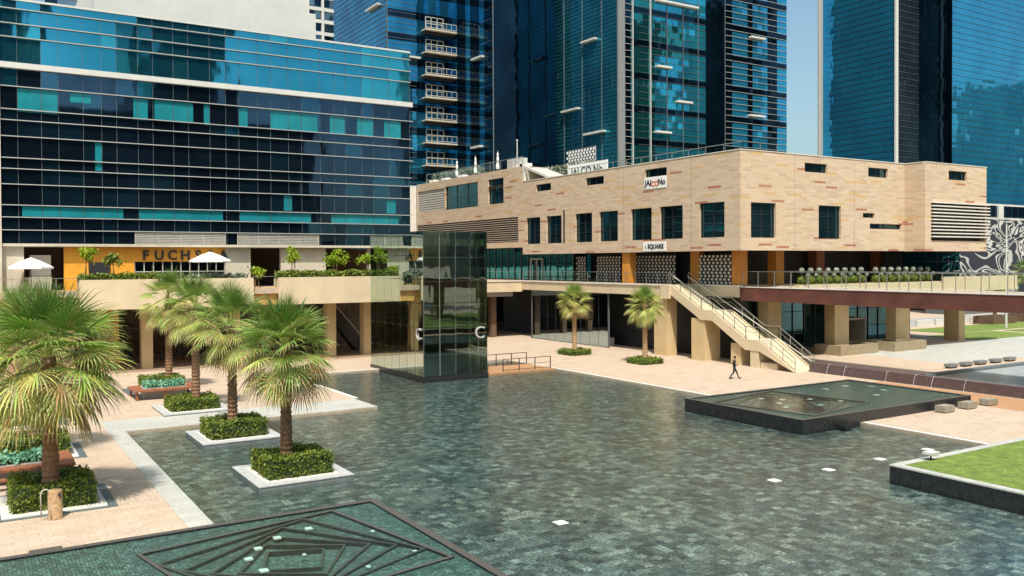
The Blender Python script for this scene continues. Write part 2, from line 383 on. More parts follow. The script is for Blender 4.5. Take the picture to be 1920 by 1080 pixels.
def text_mesh(s, size, mat, loc, rx, rz, depth=.04, bold=0):
    cu = bpy.data.curves.new('lettering', 'FONT'); cu.body = s; cu.size = size; cu.extrude = depth/2; cu.offset = bold; cu.align_x = 'CENTER'; cu.resolution_u = 3
    to = bpy.data.objects.new('tmp', cu); C.objects.link(to)
    to.rotation_euler = (rx, 0, rz); to.location = loc
    bpy.context.view_layer.update()
    me = bpy.data.meshes.new_from_object(to.evaluated_get(bpy.context.evaluated_depsgraph_get())); me.transform(to.matrix_world)
    bpy.data.objects.remove(to); me.materials.clear(); me.materials.append(mat)
    return me
def text_part(parent, name, *a, **k):
    me = text_mesh(*a, **k); me.transform(Matrix.Translation(-Vector(root_loc(parent)))); o = bpy.data.objects.new(name, me); C.objects.link(o)
    o.parent = parent; return o
RXN = (R(90), 0)          # reads from the -Y side
RXW = (R(90), R(-90))     # reads from the -X side

# ================================================================ GROUND
ZP = 0.0
struct('ground', MB().quad((-1500, -1500, -.7), (1500, -1500, -.7), (1500, 1500, -.7), (-1500, 1500, -.7)), m_earth)
g = MB()
for (x0, x1, y0, y1) in [(-80, 7.3, -60, 51.9), (-80, 22.2, 51.9, 70.1), (-80, 43.0, 70.1, 170), (43.0, 260, -60, 170)]:
    g.box(x0, x1, y0, y1, -.66, ZP)
struct('plaza_paving', g, m_pave)
struct('pool_floor', MB().box(7.3, 43, -60, 51.9, -.68, -.22).box(22.2, 43, 51.9, 70.1, -.68, -.22), m_poolfloor)
struct('pool_water', MB().quad((7.3, -60, -.06), (43, -60, -.06), (43, 51.9, -.06), (7.3, 51.9, -.06)).quad((22.2, 51.9, -.06), (43, 51.9, -.06), (43, 70.1, -.06), (22.2, 70.1, -.06)), w_pool)
st = MB(); st.box(6.45, 7.3, 29.6, 51.9, 0, .012).box(6.45, 22.2, 51.9, 55.8, 0, .012)
struct('pale_stone_path', st, m_pave2)
cp = MB(); cp.box(43.0, 43.32, 40.8, 68, 0, .03).box(43.0, 43.32, 22.9, 31.4, 0, .03).box(22.2, 22.5, 55.9, 70.1, 0, .03).box(22.2, 43, 70.1, 70.4, 0, .03)
cp.box(43.32, 43.5, 40.8, 68, 0, .006, 1).box(43.32, 43.5, 22.9, 31.4, 0, .006, 1)
struct('pool_coping_path', cp, [m_coping, m_granite])
struct('tan_deck_path', B(54.2, 58.8, 22, 41.5, 0, .012), m_wood_deck)
struct('grey_path', MB().box(74, 112, 44.5, 56.5, 0, .008), m_pave2)

# background lawns and road seen below the footbridge
struct('far_lawn', MB().box(98, 112, 56.5, 63, 0, .05).box(104, 150, 63.6, 70, 0, .05).box(114, 150, 57, 62.5, 0, .05), m_grass)
struct('road', MB().box(96, 240, 74, 83, 0, .02), m_road)
kb = MB()
for k in range(26): kb.box(112+k*4.4, 115.9+k*4.4, 73.2, 73.6, 0, .8)
tag(kb.build('road_barrier', m_white), 'long white concrete barrier along the far road under the footbridge', 'barrier')

# ================================================================ raised basins
def basin(name, label, X0, X1, Y0, Y1, SX0, SX1, floorlamps, sgn, side_mat):
    t = thing(name, label, 'water basin', ((X0+X1)/2, (Y0+Y1)/2, 0), 'raised dark granite water basins')
    zt = .60
    wl = MB()
    rim = .24
    wl.box(X0, X1, Y0, Y0+rim, -.3, zt).box(X0, X1, Y1-rim, Y1, -.3, zt).box(X0, X0+rim, Y0+rim, Y1-rim, -.3, zt).box(X1-rim, X1, Y0+rim, Y1-rim, -.3, zt)
    part(t, 'wall', wl, side_mat)
    rm = MB(); rz = zt+.012
    rm.box(X0-.01, X1+.01, Y0-.01, Y0+rim, zt+.001, rz).box(X0-.01, X1+.01, Y1-rim, Y1+.01, zt+.001, rz).box(X0-.01, X0+rim, Y0+rim, Y1-rim, zt+.001, rz).box(X1-rim, X1+.01, Y0+rim, Y1-rim, zt+.001, rz)
    part(t, 'rim', rm, m_rim)
    part(t, 'basin_water', MB().quad((X0+rim, Y0+rim, .575), (X1-rim, Y0+rim, .575), (X1-rim, Y1-rim, .575), (X0+rim, Y1-rim, .575)), w_basin)
    # nested squares, each turned inside the last, stepping down
    cx = (SX0+SX1)/2; cy = (Y0+Y1)/2 if Y1-Y0 < 12 else Y1-(SX1-SX0)/2; hs_ = (SX1-SX0)/2-rim
    hds = [4.75, 3.9, 3.15, 2.45, 1.8, 1.2]; V = lambda v, z: (cx+v.x, cy+v.y, z)
    sq = lambda hd, ang: [Vector((math.cos(ang+PI/4+i*PI/2), math.sin(ang+PI/4+i*PI/2)))*hd for i in range(4)]
    fl_ = MB(); outer = [Vector((hs_, hs_)), Vector((-hs_, hs_)), Vector((-hs_, -hs_)), Vector((hs_, -hs_))]; zf = .535
    for (a, b, c, d) in ((X0+rim, cx-hs_, Y0+rim, Y1-rim), (cx+hs_, X1-rim, Y0+rim, Y1-rim), (cx-hs_, cx+hs_, Y0+rim, cy-hs_), (cx-hs_, cx+hs_, cy+hs_, Y1-rim)):
        if b-a > .02 and d-c > .02: fl_.quad((a, c, zf), (b, c, zf), (b, d, zf), (a, d, zf))
    for k, hd in enumerate(hds):
        p = sq(hd, R(11+11.5*k)*sgn); zr = .588-.022*k; bw = .12-.011*k; q = [v*(1-bw*1.41/hd) for v in p]; zn = zf-.035
        for i in range(4):
            j = (i+1) % 4
            fl_.quad(V(outer[i], zf), V(outer[j], zf), V(p[j], zf), V(p[i], zf))
        fr = MB()
        for i in range(4):
            j = (i+1) % 4
            fr.quad(V(p[i], zr), V(p[j], zr), V(q[j], zr), V(q[i], zr)); fr.quad(V(p[i], zf-.001), V(p[j], zf-.001), V(p[j], zr), V(p[i], zr), 1); fr.quad(V(q[j], zn-.001), V(q[i], zn-.001), V(q[i], zr), V(q[j], zr), 1)
        part(t, 'step_square', fr, [m_rim, m_granite2]); outer = q; zf = zn
    fl_.quad(*[V(v, zf) for v in outer])
    part(t, 'basin_floor', fl_, m_mosaic)
    for (lx, ly, s_) in floorlamps:
        s_ *= .8
        lm = MB(); lm.box(lx-s_, lx+s_, ly-s_, ly+s_, .53, .572)
        part(t, 'basin_lamp', lm, m_lampwhite)
    return t
lampsA = [(9.35, 27.6, .14), (8.2, 27.2, .14), (7.4, 26.5, .14), (6.9, 25.7, .14), (7.0, 24.5, .15), (7.3, 23.2, .15), (11.0, 26.2, .07), (11.3, 23.7, .07), (8.4, 25.2, .06), (4.6, 25, .1), (4.9, 23.9, .1), (9.6, 23.2, .07)]
basin('water_basin', 'raised dark granite basin of turned nested squares in the near corner by the pink walkway', -3.5, 12.5, 9, 29.6, 3.7, 12.5, lampsA, 1, m_granite2)
lampsB = [(41.8, 36.4, .17), (43, 37.2, .17), (42.2, 38.2, .17), (44.6, 36.4, .17), (41, 35.2, .16), (43.3, 34.6, .16), (45.6, 34.9, .16), (49, 38.7, .2), (51.3, 38.9, .2), (49.5, 35.2, .2), (51.8, 36.3, .2), (52.6, 37.8, .2)]
bB = basin('water_basin', 'raised black basin of turned nested squares in front of the walking person and staircase', 38.1, 54.0, 31.6, 40.7, 38.1, 47, lampsB, 1, m_granite2)
jets = MB()
sp = thing('water_jet', 'small white bubbling jet in the near basin at the bottom left', 'water jet', (1.6, 25.6, .55))
for k in range(60):
    a = random.random()*2*PI; r_ = abs(random.gauss(0, .16)); z = .56+max(0, .24-r_*.9)*random.random()
    x, y = 1.6+r_*math.cos(a), 25.6+r_*math.sin(a); s_ = .012+random.random()*.02
    jets.bar((x, y, z-s_), (x+.01, y, z+s_*2), s_, s_)
part(sp, 'spray', jets, m_spray)
tag(B(1.5, 2.4, 29.62, 30.25, 0, .50).build('granite_block', m_rim), 'low dark granite block against the basin rim beside the pink walkway', 'stone block')
tag(B(40.9, 41.7, 31.0, 31.58, -.1, .1).build('outlet_block', m_granite2), 'small black block at the water line beside the black basin wall', 'stone block')
# white glass lamps set in the pool floor
lamp0 = None
lamp_names = ['square white lamp in the pool nearest the camera', 'square white lamp in the pool, second from the near one', 'square white lamp in the pool, middle of the row of five', 'square white lamp in the pool beside the lawn corner, fourth of the row', 'square white lamp in the pool farthest right, between the lawn and pink paving']
for i, (x, y) in enumerate([(17.8, 25.35), (28.8, 25.35), (32.3, 25.35), (36.0, 25.4), (39.8, 25.45)]):
    if lamp0 is None:
        lamp0 = thing('pool_lamp', lamp_names[0], 'pool lamp', (x, y, -.22), 'white square lamps in the pool')
        part(lamp0, 'lamp_glass', B(x-.22, x+.22, y-.22, y+.22, -.064, -.052), m_lampwhite); part(lamp0, 'lamp_base', B(x-.2, x+.2, y-.2, y+.2, -.22, -.0645), m_steel)
    else: copy_tree(lamp0, (x, y, -.22), lamp_names[i])

# raised lawn at the right
lw = thing('lawn_bed', 'raised lawn with beige stone rim and black granite side at the right of the pool', 'lawn bed', (50, 10, 0))
lx, ly = 32.9, 22.75
part(lw, 'side_wall', MB().box(lx, 90, -6, ly, -.3, .54), m_granite2)
part(lw, 'stone_rim', MB().box(lx-.02, 90, ly-.42, ly+.02, .541, .60).box(lx-.02, lx+.42, -6, ly-.42, .541, .60), m_pave2)
part(lw, 'turf', MB().box(lx+.42, 90, -6, ly-.42, .541, .615), m_grass)
gb = MB()
for k in range(9000):
    x = random.uniform(lx+.45, 52); y = random.uniform(12, ly-.45); h_ = random.uniform(.02, .06); a = random.random()*PI; dx, dy = .012*math.cos(a), .012*math.sin(a)
    gb.poly([(x-dx, y-dy, .61), (x+dx, y+dy, .61), (x+random.uniform(-.03, .03), y+random.uniform(-.03, .03), .615+h_)])
tag(part(lw, 'grass_blade', gb, m_blade), kind='stuff')
fl = thing('floodlight', 'small white floodlight standing on the rim corner of the raised lawn', 'floodlight', (35.1, 22.3, .6))
part(fl, 'stand', MB().bar((35.1, 22.3, .6), (35.1, 22.3, .80), .05).box(34.98, 35.22, 22.2, 22.4, .6, .63), m_darkmetal)
hd = MB(); hd.poly([(34.85, 22.1, .82), (35.35, 22.1, .82), (35.4, 22.05, .95), (34.8, 22.05, .95)]); hd.box(34.8, 35.4, 22.06, 22.5, .86, .96)
part(fl, 'lamp_head', hd, m_white)

# ================================================================ palms
def crown_mesh(scale, n, green=.5, seed=0):
    rnd = random.Random(seed); mb = MB(); mb.col = []
    def strip(pts, ws, side, col):
        i = len(mb.v)
        for p, w_ in zip(pts, ws):
            mb.v += [tuple(p-side*w_/2), tuple(p+side*w_/2)]; mb.col += [col, col]
        for k in range(len(pts)-1): mb.f.append((i+2*k, i+2*k+1, i+2*k+3, i+2*k+2)); mb.mi.append(0)
    for q in range(n):
        t = (q+.5)/n                                   # 0 = youngest, upright; 1 = oldest, hanging
        el = R(86-128*t**1.0+rnd.uniform(-11, 11)); az = q*2.39996+rnd.uniform(-.25, .25)
        d = Vector((math.cos(az)*math.cos(el), math.sin(az)*math.cos(el), math.sin(el)))
        s0 = Vector((-math.sin(az), math.cos(az), 0)); tw = rnd.uniform(-.6, .6)
        nrm = s0.cross(d); s_ = (s0*math.cos(tw)+nrm*math.sin(tw)).normalized()
        pl = scale*(.95+.5*math.sin(min(1, t*1.15)*PI*.62))*rnd.uniform(.85, 1.12)
        sag = .05+.42*t**1.2*rnd.uniform(.6, 1.4)
        p0 = Vector((0, 0, (.15-.55*t)*scale)); pts = [p0]; dd = d.copy()
        for k in range(4):
            pts.append(pts[-1]+dd*pl/4); dd = (dd+Vector((0, 0, -sag*.35))).normalized()
        g_ = 1-t
        young = (.06, .15, .02); mid = (.20, .31, .05); old = (.46, .46, .14); dead = (.36, .25, .11)
        k_ = t*1.12+rnd.uniform(-.22, .26)-(green-.5)*.5
        def lerp(a, b, x): x = max(0, min(1, x)); return tuple(a[i]*(1-x)+b[i]*x for i in range(3))
        col = lerp(young, mid, k_*2.2) if k_ < .45 else lerp(mid, old, (k_-.45)*2.2)
        if t > .72 and rnd.random() < .3: col = dead
        pc = lerp(mid, old, .6)
        strip(pts, [.07*scale, .055*scale, .045*scale, .04*scale, .03*scale], s0, pc)
        tip = pts[-1]; n_l = 30; L = scale*rnd.uniform(1.1, 1.42)*(1.05 if t < .25 else 1)
        spread = R(34+80*min(1, t*1.8+.1))
        for j in range(n_l):
            u = (j/(n_l-1))*2-1; a = u*spread
            v = (dd*math.cos(a)+s_*math.sin(a)); fold = abs(u)*.25; v = (v+nrm*fold*.5).normalized()
            ll = L*(1-.28*abs(u)**1.5)*rnd.uniform(.88, 1.08); droop = (.06+.62*t+.15*abs(u))*rnd.uniform(.7, 1.3)
            pp = [tip]; vv = v
            for k, fr_ in enumerate((.30, .25, .25, .20)):
                pp.append(pp[-1]+vv*ll*fr_); vv = (vv+Vector((0, 0, -droop*(.18+.38*k)))).normalized()
            side = v.cross(nrm)
            if side.length < .1: side = s_
            side = side.normalized()*.75+nrm*(.35 if j % 2 else -.35)
            wm = 2*spread/n_l*ll*.52
            c2 = tuple(c*rnd.uniform(.75, 1.3) for c in col); tipc = lerp(c2, (.46, .42, .20), .15+.3*t)
            strip(pp, [.012, wm*.62, wm*.85, wm*.45, .006], side, c2)
            for z in (-1, -2, -3, -4): mb.col[z] = tipc
    for k in range(46):                                # old leaf bases and dry skirt under the crown
        az = rnd.random()*2*PI; z = rnd.uniform(-.9, .1)*scale
        p = Vector((math.cos(az)*.16*scale, math.sin(az)*.16*scale, z)); q = p+Vector((math.cos(az)*.35, math.sin(az)*.35, rnd.uniform(-.25, .4)))*scale
        strip([p, (p+q)/2, q], [.09, .07, .03], Vector((-math.sin(az), math.cos(az), 0)), (.30, .21, .10))
    return mb
def trunk_mesh(h, r0, r1, seed, bark):
    rnd = random.Random(seed); mb = MB(); prof = []; n = int(h/.11)
    for k in range(n+1):
        z = h*k/n; r_ = r0+(r1-r0)*(z/h)**.6; r_ *= 1+(.09 if k % 2 else -.06)+rnd.uniform(-.05, .05)
        if z < .35: r_ *= 1.15-.4*z
        prof.append((r_, z))
    mb.lathe(prof, 14); return mb
def hedge_leaves(boxes, n, size, seed, base=None):
    rnd = random.Random(seed); mb = MB()
    areas = []
    for b in boxes:
        x0, x1, y0, y1, z0, z1 = b
        areas.append(((x1-x0)*(y1-y0), 2*(y1-y0)*(z1-z0), 2*(x1-x0)*(z1-z0)))
    tot = sum(sum(a) for a in areas)
    for b, ar in zip(boxes, areas):
        x0, x1, y0, y1, z0, z1 = b
        for k in range(int(n*sum(ar)/tot)):
            r_ = rnd.random()*sum(ar)
            if r_ < ar[0]: p = (rnd.uniform(x0, x1), rnd.uniform(y0, y1), z1)
            elif r_ < ar[0]+ar[1]: p = (rnd.choice((x0, x1)), rnd.uniform(y0, y1), rnd.uniform(z0, z1))
            else: p = (rnd.uniform(x0, x1), rnd.choice((y0, y1)), rnd.uniform(z0, z1))
            j = size*.9; wv = .05*math.sin(p[0]*3.1+seed)+.04*math.sin(p[1]*4.3+seed*2)
            c = Vector(p)+Vector((rnd.gauss(0, j)+wv*.4, rnd.gauss(0, j), rnd.gauss(0, j*.8)+wv*(p[2]-z0)/(z1-z0+.01)+(rnd.random()**6)*.12))
            n_ = Vector((rnd.gauss(0, 1), rnd.gauss(0, 1), rnd.gauss(.6, .8))).normalized(); u = n_.orthogonal().normalized()*size*rnd.uniform(.6, 1.2); v = n_.cross(u)*.6
            mb.quad(c-u-v, c+u-v, c+u+v, c-u+v)
    return mb
def ring_boxes(x0, x1, y0, y1, z0, z1, w_=.8):
    return [(x0, x1, y0, y0+w_, z0, z1), (x0, x1, y1-w_, y1, z0, z1), (x0, x0+w_, y0+w_, y1-w_, z0, z1), (x1-w_, x1, y0+w_, y1-w_, z0, z1)]
def make_hedge(name, label, cat, boxes, n, size, seed, group=None, mat=None):
    x = sum((b[0]+b[1])/2 for b in boxes)/len(boxes); y = sum((b[2]+b[3])/2 for b in boxes)/len(boxes)
    t = thing(name, label, cat, (x, y, min(b[4] for b in boxes)), group)
    core = MB()
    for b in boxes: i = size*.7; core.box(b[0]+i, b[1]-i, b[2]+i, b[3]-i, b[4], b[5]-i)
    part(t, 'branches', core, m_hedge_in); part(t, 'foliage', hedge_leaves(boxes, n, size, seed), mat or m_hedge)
    return t
def make_palm(x, y, z0, h, scale, n, seed, label, green=.5, bark=None, group='fan palms around the pool'):
    t = thing('fan_palm', label, 'palm tree', (x, y, z0), group)
    mb = trunk_mesh(h-z0, .29*scale**.5, .21*scale**.5, seed, bark); mb.v = [(a+x, b+y, c+z0) for a, b, c in mb.v]
    part(t, 'trunk', mb, bark or m_trunk)
    cr = crown_mesh(scale, n, green, seed); cr.v = [(a+x, b+y, c+h) for a, b, c in cr.v]
    part(t, 'crown', cr, m_frond)
    return t
def planter(x, y, label, wet=True, hx=1.4, hy=1.3, seed=0, hh=.95, hl=''):
    t = thing('palm_planter', label, 'planter', (x, y, 0), 'square planter surrounds')
    if wet:
        top = .12
        part(t, 'kerb', MB().box(x-2.02, x+2.02, y-2.1, y+2.1, -.2, top-.05), m_planter_side)
        part(t, 'stone_slab', MB().box(x-2.05, x+2.05, y-2.13, y-1.63, top-.049, top).box(x-2.05, x+2.05, y+1.63, y+2.13, top-.049, top).box(x-2.05, x-1.6, y-1.63, y+1.63, top-.049, top).box(x+1.6, x+2.05, y-1.63, y+1.63, top-.049, top), m_planter)
    else:
        top = .03
        part(t, 'slate_surround', MB().box(x-2.5, x+2.1, y-2.0, y+2.1, .0, .016), m_slate)
        part(t, 'kerb', MB().box(x-1.75, x+1.75, y-1.75, y-1.6, .017, .06).box(x-1.75, x+1.75, y+1.6, y+1.75, .017, .06).box(x-1.75, x-1.6, y-1.6, y+1.6, .017, .06).box(x+1.6, x+1.75, y-1.6, y+1.6, .017, .06), m_coping)
    part(t, 'gravel', B(x-1.6, x+1.6, y-1.63, y+1.63, top-.045 if wet else .017, top-.01 if wet else .05), m_gravel)
    z = top-.01
    make_hedge('box_hedge', hl, 'hedge', ring_boxes(x-hx, x+hx, y-hy, y+hy, z, hh), 6500, .048, seed, 'clipped hedges around the palms')
    return t
W = 'white edged square planter standing in the pool, '
planter(12, 37.55, W+'the nearer one under the foremost palm', seed=1, hl='clipped square hedge in the nearest planter in the pool')
planter(12, 47.4, W+'the farther one just behind the foremost palm', seed=2, hl='clipped square hedge in the farther planter in the pool')
planter(12, 57.6, 'square planter on the pale path just behind the pool', True, seed=3, hh=.75, hl='dense low hedge in the planter on the pale path')
planter(2.7, 38, 'slate edged planter bed on the pink walkway beside the stone bollard', False, seed=4, hl='clipped hedge behind the stone bollard')
planter(2.7, 48, 'slate edged planter bed on the pink walkway behind the wooden bench', False, seed=5, hl='clipped hedge behind the turquoise flower bed')
planter(2.7, 58, 'slate edged planter bed farthest back on the left walkway', False, seed=6, hl='hedge farthest back at the left edge')
planter(12, 67.6, 'planter bed behind the wooden bench near the shaded arcade', False, seed=7, hl='hedge behind the green flower box near the arcade')
make_palm(11.65, 37.2, 0, 5.55, 1.02, 68, 11, 'foremost fan palm rising from the nearest planter in the pool')
make_palm(11.85, 47.0, 0, 5.9, 1.0, 58, 12, 'fan palm in the farther planter in the pool, second from the front', .6)
make_palm(12.3, 57.8, 0, 6.35, .98, 54, 13, 'fan palm on the pale path behind the pool, third from the front', .45)
make_palm(12.5, 67.6, 0, 6.65, .96, 50, 14, 'fan palm nearest the shaded arcade, fourth from the front', .3)
make_palm(2.62, 37.4, 0, 5.7, 1.28, 76, 15, 'big fan palm at the left edge above the stone bollard', .55)
make_palm(2.7, 48.0, 0, 5.7, 1.0, 46, 16, 'fan palm partly hidden behind the big left palm', .5)
make_palm(2.7, 58.0, 0, 5.9, 1.0, 50, 17, 'fan palm farthest back at the left edge of the picture', .5)
for (x, y, l, lh, s_) in [(51.2, 70.4, 'small yellowish fan palm in front of the dark shop glass, left of the pair', 'round low hedge at the foot of the left small palm', 21), (52.0, 60.7, 'small yellowish fan palm beside the cream column, right of the pair', 'round low hedge at the foot of the right small palm', 22)]:
    make_palm(x, y, 0, 5.3, .80, 50, s_, l, .05, m_trunk2)
    bx = [(x-1.25, x+1.25, y-1.1, y+1.1, 0, .45), (x-.9, x+.9, y-1.3, y-1.1, 0, .4), (x-.9, x+.9, y+1.1, y+1.3, 0, .4)]
    make_hedge('round_hedge', lh, 'hedge', bx, 2600, .05, s_, 'low hedges under the small palms')

# planter benches -------------------------------------------------
def planter_bench(x, y, lab, rot=0, seed=0):
    t = thing('planter_bench', lab, 'bench', (x, y, 0), 'wooden planter benches')
    top = MB(); 
    for (a, b, c, d) in [(-2.6, 1.6, -1.5, -.72), (-2.6, 1.6, .72, 1.5)]:
        k = a
        while k < b-.01: top.box(x+k, x+min(k+.68, b), y+c, y+d, .58, .68); k += .70
    top.box(x+.9, x+1.6, y-.70, y+.70, .58, .68); top.box(x-2.6, x-1.9, y-.70, y+.70, .58, .68)
    part(t, 'seat', top, m_wood)
    lg = [(-2.4, -1.35), (-.6, -1.35), (1.4, -1.35), (-2.4, 1.2), (1.4, 1.2)]
    for a, b in lg: part(t, 'leg', MB().box(x+a-.07, x+a+.07, y+b, y+b+.15, 0, .58), m_wood)
    part(t, 'planter_box', MB().box(x-1.88, x+.88, y-.69, y+.69, 0, .72), m_planter)
    part(t, 'soil', B(x-1.8, x+.8, y-.62, y+.62, .721, .74), m_soil)
    lv = hedge_leaves([(x-1.7, x+.75, y-.55, y+.55, .74, .95)], 900, .085, seed)
    part(t, 'plants', lv, m_turq)
    return t
planter_bench(2.3, 43.2, 'red brown wooden bench round a box of turquoise plants at the left edge', seed=31)
planter_bench(12.0, 64.3, 'red brown wooden bench round a box of green plants near the arcade', seed=32)
lb = thing('low_bench', 'long backless wooden bench at the left edge in front of the turquoise flower box', 'bench', (.3, 40.9, 0))
part(lb, 'seat', MB().box(-2.6, 1.9, 40.75, 41.15, .40, .48), m_wood)
for x in (-2.2, 0, 1.6): part(lb, 'leg', B(x-.06, x+.06, 40.8, 41.1, 0, .40), m_wood)

bo = thing('bollard', 'round tan stone bollard with a curved grey hose in front of the left hedge', 'bollard', (2.62, 35.55, 0))
bl = MB().lathe([(.27, 0), (.27, .03), (.24, .05), (.24, 1.0), (.22, 1.04), (.17, 1.05), (.15, .99), (.02, .98)], 20, (2.62, 35.55)); part(bo, 'post', bl, m_trunk2, True)
hs = [(2.30+.14*math.cos(a), 35.45, .95+.16*math.sin(a)) for a in [PI*k/8 for k in range(8, -1, -1)]]
part(bo, 'hose', MB().tube([(2.17, 35.45, .12)]+hs+[(2.44, 35.42, .5), (2.46, 35.3, .1)], .025, 7), m_pave2, True)
part(bo, 'knob', MB().lathe([(.05, .86), (.06, .90), (.05, .94)], 8, (2.74, 35.34)), m_ink)

# ================================================================ glass pavilion
gp = thing('glass_pavilion', 'dark green glass lift pavilion standing in the pool with two round letters', 'pavilion', (33, 66, 0))
gx0, gx1, gy0, gy1, gz = 30.2, 36.0, 61.55, 72.0, 11.7
gm = MB()
def glass_grid(mb, axis, c, u0, u1, z0, z1, nu, nz, gap=.02, mi=0):
    P = (lambda u, z: (c, u, z)) if axis == 'x' else (lambda u, z: (u, c, z))
    for i in range(nu):
        for j in range(nz):
            a, b = u0+(u1-u0)*i/nu+gap, u0+(u1-u0)*(i+1)/nu-gap; p, q = z0+(z1-z0)*j/nz+gap, z0+(z1-z0)*(j+1)/nz-gap
            mb.quad(P(a, p), P(b, p), P(b, q), P(a, q), mi)
glass_grid(gm, 'y', gy0, gx0, gx1, .25, gz, 4, 6); glass_grid(gm, 'x', gx0, gy0, gy1, .25, gz, 7, 6)
glass_grid(gm, 'y', gy1, gx0, gx1, .25, gz, 4, 6); glass_grid(gm, 'x', gx1, gy0, gy1, .25, gz, 7, 6)
part(gp, 'glass_wall', gm, g_box)
part(gp, 'roof', MB().box(gx0+.05, gx1-.05, gy0+.05, gy1-.05, gz-.35, gz-.1), m_mullion)
part(gp, 'plinth', MB().box(gx0-.06, gx1+.06, gy0-.06, gy1+.06, -.25, .24), m_granite2)
fr = MB()
for i in range(5):
    x = gx0+.12+(gx1-gx0-.24)*i/4
    fr.box(x-.04, x+.04, gy0+.08, gy0+.2, .24, gz-.35)
for i in range(1, 8):
    y = gy0+.12+(gy1-gy0-.24)*i/7
    fr.box(gx0+.08, gx0+.16, y-.03, y+.03, .24, gz-.35); fr.box(gx1-.16, gx1-.08, y-.03, y+.03, .24, gz-.35)
for z in (1.9, 4.15, 5.8, 7.7, 9.6): fr.box(gx0+.16, gx1-.16, gy0+.21, gy0+.28, z-.05, z+.05); fr.box(gx0+.17, gx0+.22, gy0+.3, gy1-.3, z-.04, z+.04)
part(gp, 'steel_frame', fr, m_fin)
cr = MB(); cr.box(31.6, 35.6, 64.2, 70.5, 0.25, 10.6)
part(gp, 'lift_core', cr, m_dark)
fl_ = MB(); fl_.box(gx0+.3, 31.5, 62, 71.6, 6.5, 6.8); fl_.box(31.5, gx1-.3, 62, 64.1, 6.5, 6.8); part(gp, 'landing_floor', fl_, m_planter_side)
text_part(gp, 'letter', 'C', 1.35, m_letter, (30.14, 62.3, 3.1), *RXW, depth=.08, bold=-.005)
text_part(gp, 'letter', 'C', 1.4, m_letter, (35.25, 61.48, 3.05), *RXN, depth=.08, bold=-.005)
ent = thing('entrance_deck', 'low tan deck with a steel guard rail beside the glass pavilion', 'deck', (39.5, 64, 0))
part(ent, 'floor', MB().box(36.07, 42.98, 62.0, 66.4, -.2, .03), m_wood_deck)
for y in (62.4, 66.2):
    er = MB()
    for i in range(4):
        x = 38+i*1.6; er.bar((x, y, .03), (x, y, 1.05), .06)
    er.bar((38, y, 1.05), (42.8, y, 1.05), .07, .05); er.bar((38, y, .55), (42.8, y, .55), .03, .03); er.bar((38, y, .15), (42.8, y, .15), .03, .03)
    part(ent, 'guard_rail', er, m_darkmetal)

# ================================================================ railings helper
def railing(parent, p, q, h=1.1, step=1.6, name='railing', solidbase=0, slope=False):
    p = Vector(p); q = Vector(q); n = max(1, round((q-p).length/step)); mb = MB(); gl = MB()
    for i in range(n+1):
        a = p.lerp(q, i/n); mb.bar(a, a+Vector((0, 0, h)), .05)
    mb.bar(p+Vector((0, 0, h)), q+Vector((0, 0, h)), .07, .05)
    for i in range(n):
        a = p.lerp(q, (i+.05)/n); b = p.lerp(q, (i+.95)/n); gl.quad(a+Vector((0, 0, .12)), b+Vector((0, 0, .12)), b+Vector((0, 0, h-.1)), a+Vector((0, 0, h-.1)))
    o = part(parent, name, mb, m_steel); gl.build('glass_panel', g_rail, o)
    return o

DZ = 6.95
# ================================================================ office building with glass front
ob = thing('office_building', 'long glass office block with white bands above the arcade at the left', 'building', (20, 95, 0))
OX0, OX1, OY = 2.5, 39.65, 83.78
zs = [10.96, 12.08, 13.15, 14.16, 15.89, 17.18, 18.08, 19.87, 21.21, 22.11, 24.01, 25.50]
tops = [25.97, 28.09, 29.21, 30.44, 31.15]
xs = [OX0]; k = 0
wd = [1.25, 1.75, 1.3, 1.9, 1.45, 1.2, 1.75]
while xs[-1] < OX1-1.6: xs.append(xs[-1]+wd[k % 7]); k += 1
xs[-1] = OX1
cw = MB()
blind_cols = lambda x: (3.65 < x < 6.73) or (12.7 < x < 13.95) or (14.5 < x < 17.8) or (18.8 < x < 19.5) or (21.7 < x < 22.8) or (24.9 < x < 29.6) or (30.9 < x < 32.5) or (33.8 < x < 35.6) or (36.8 < x < 38.6)
louv = lambda x: (12.75 < x < 20.59) or (21.72 < x < 29.65)
rr = random.Random(5)
for a, b in zip(xs, xs[1:]):
    xm = (a+b)/2
    for p, q in zip(zs, zs[1:]):
        if p == 10.96 and louv(xm): continue
        mi = 1 if rr.random() < .72 else 2  # panes below the band tinted darker to stand for mirrored buildings
        if 17 < p < 25 and rr.random() < .02: mi = 0
        e = rr.gauss(0, .004); cw.quad((a, OY-e, p), (b, OY+e, p), (b, OY+e, q), (a, OY-e, q), mi)
    for p, q in zip(tops, tops[1:]):
        e = rr.gauss(0, .005); cw.quad((a, OY-e, p), (b, OY+e, p), (b, OY+e, q), (a, OY-e, q), 3 if (xm > 33.5 and rr.random() < .8) or rr.random() < .05 else 0)
g_off2 = glass('office_mid_glass', (.05, .14, .22), wob=.5, dark=(.03, .08, .13))
g_off3 = glass('office_cyan_glass', (.06, .42, .52), wob=.4, dark=(.04, .32, .40))
part(ob, 'curtain_wall', cw, [g_off, g_offdark, g_off2, g_off3])
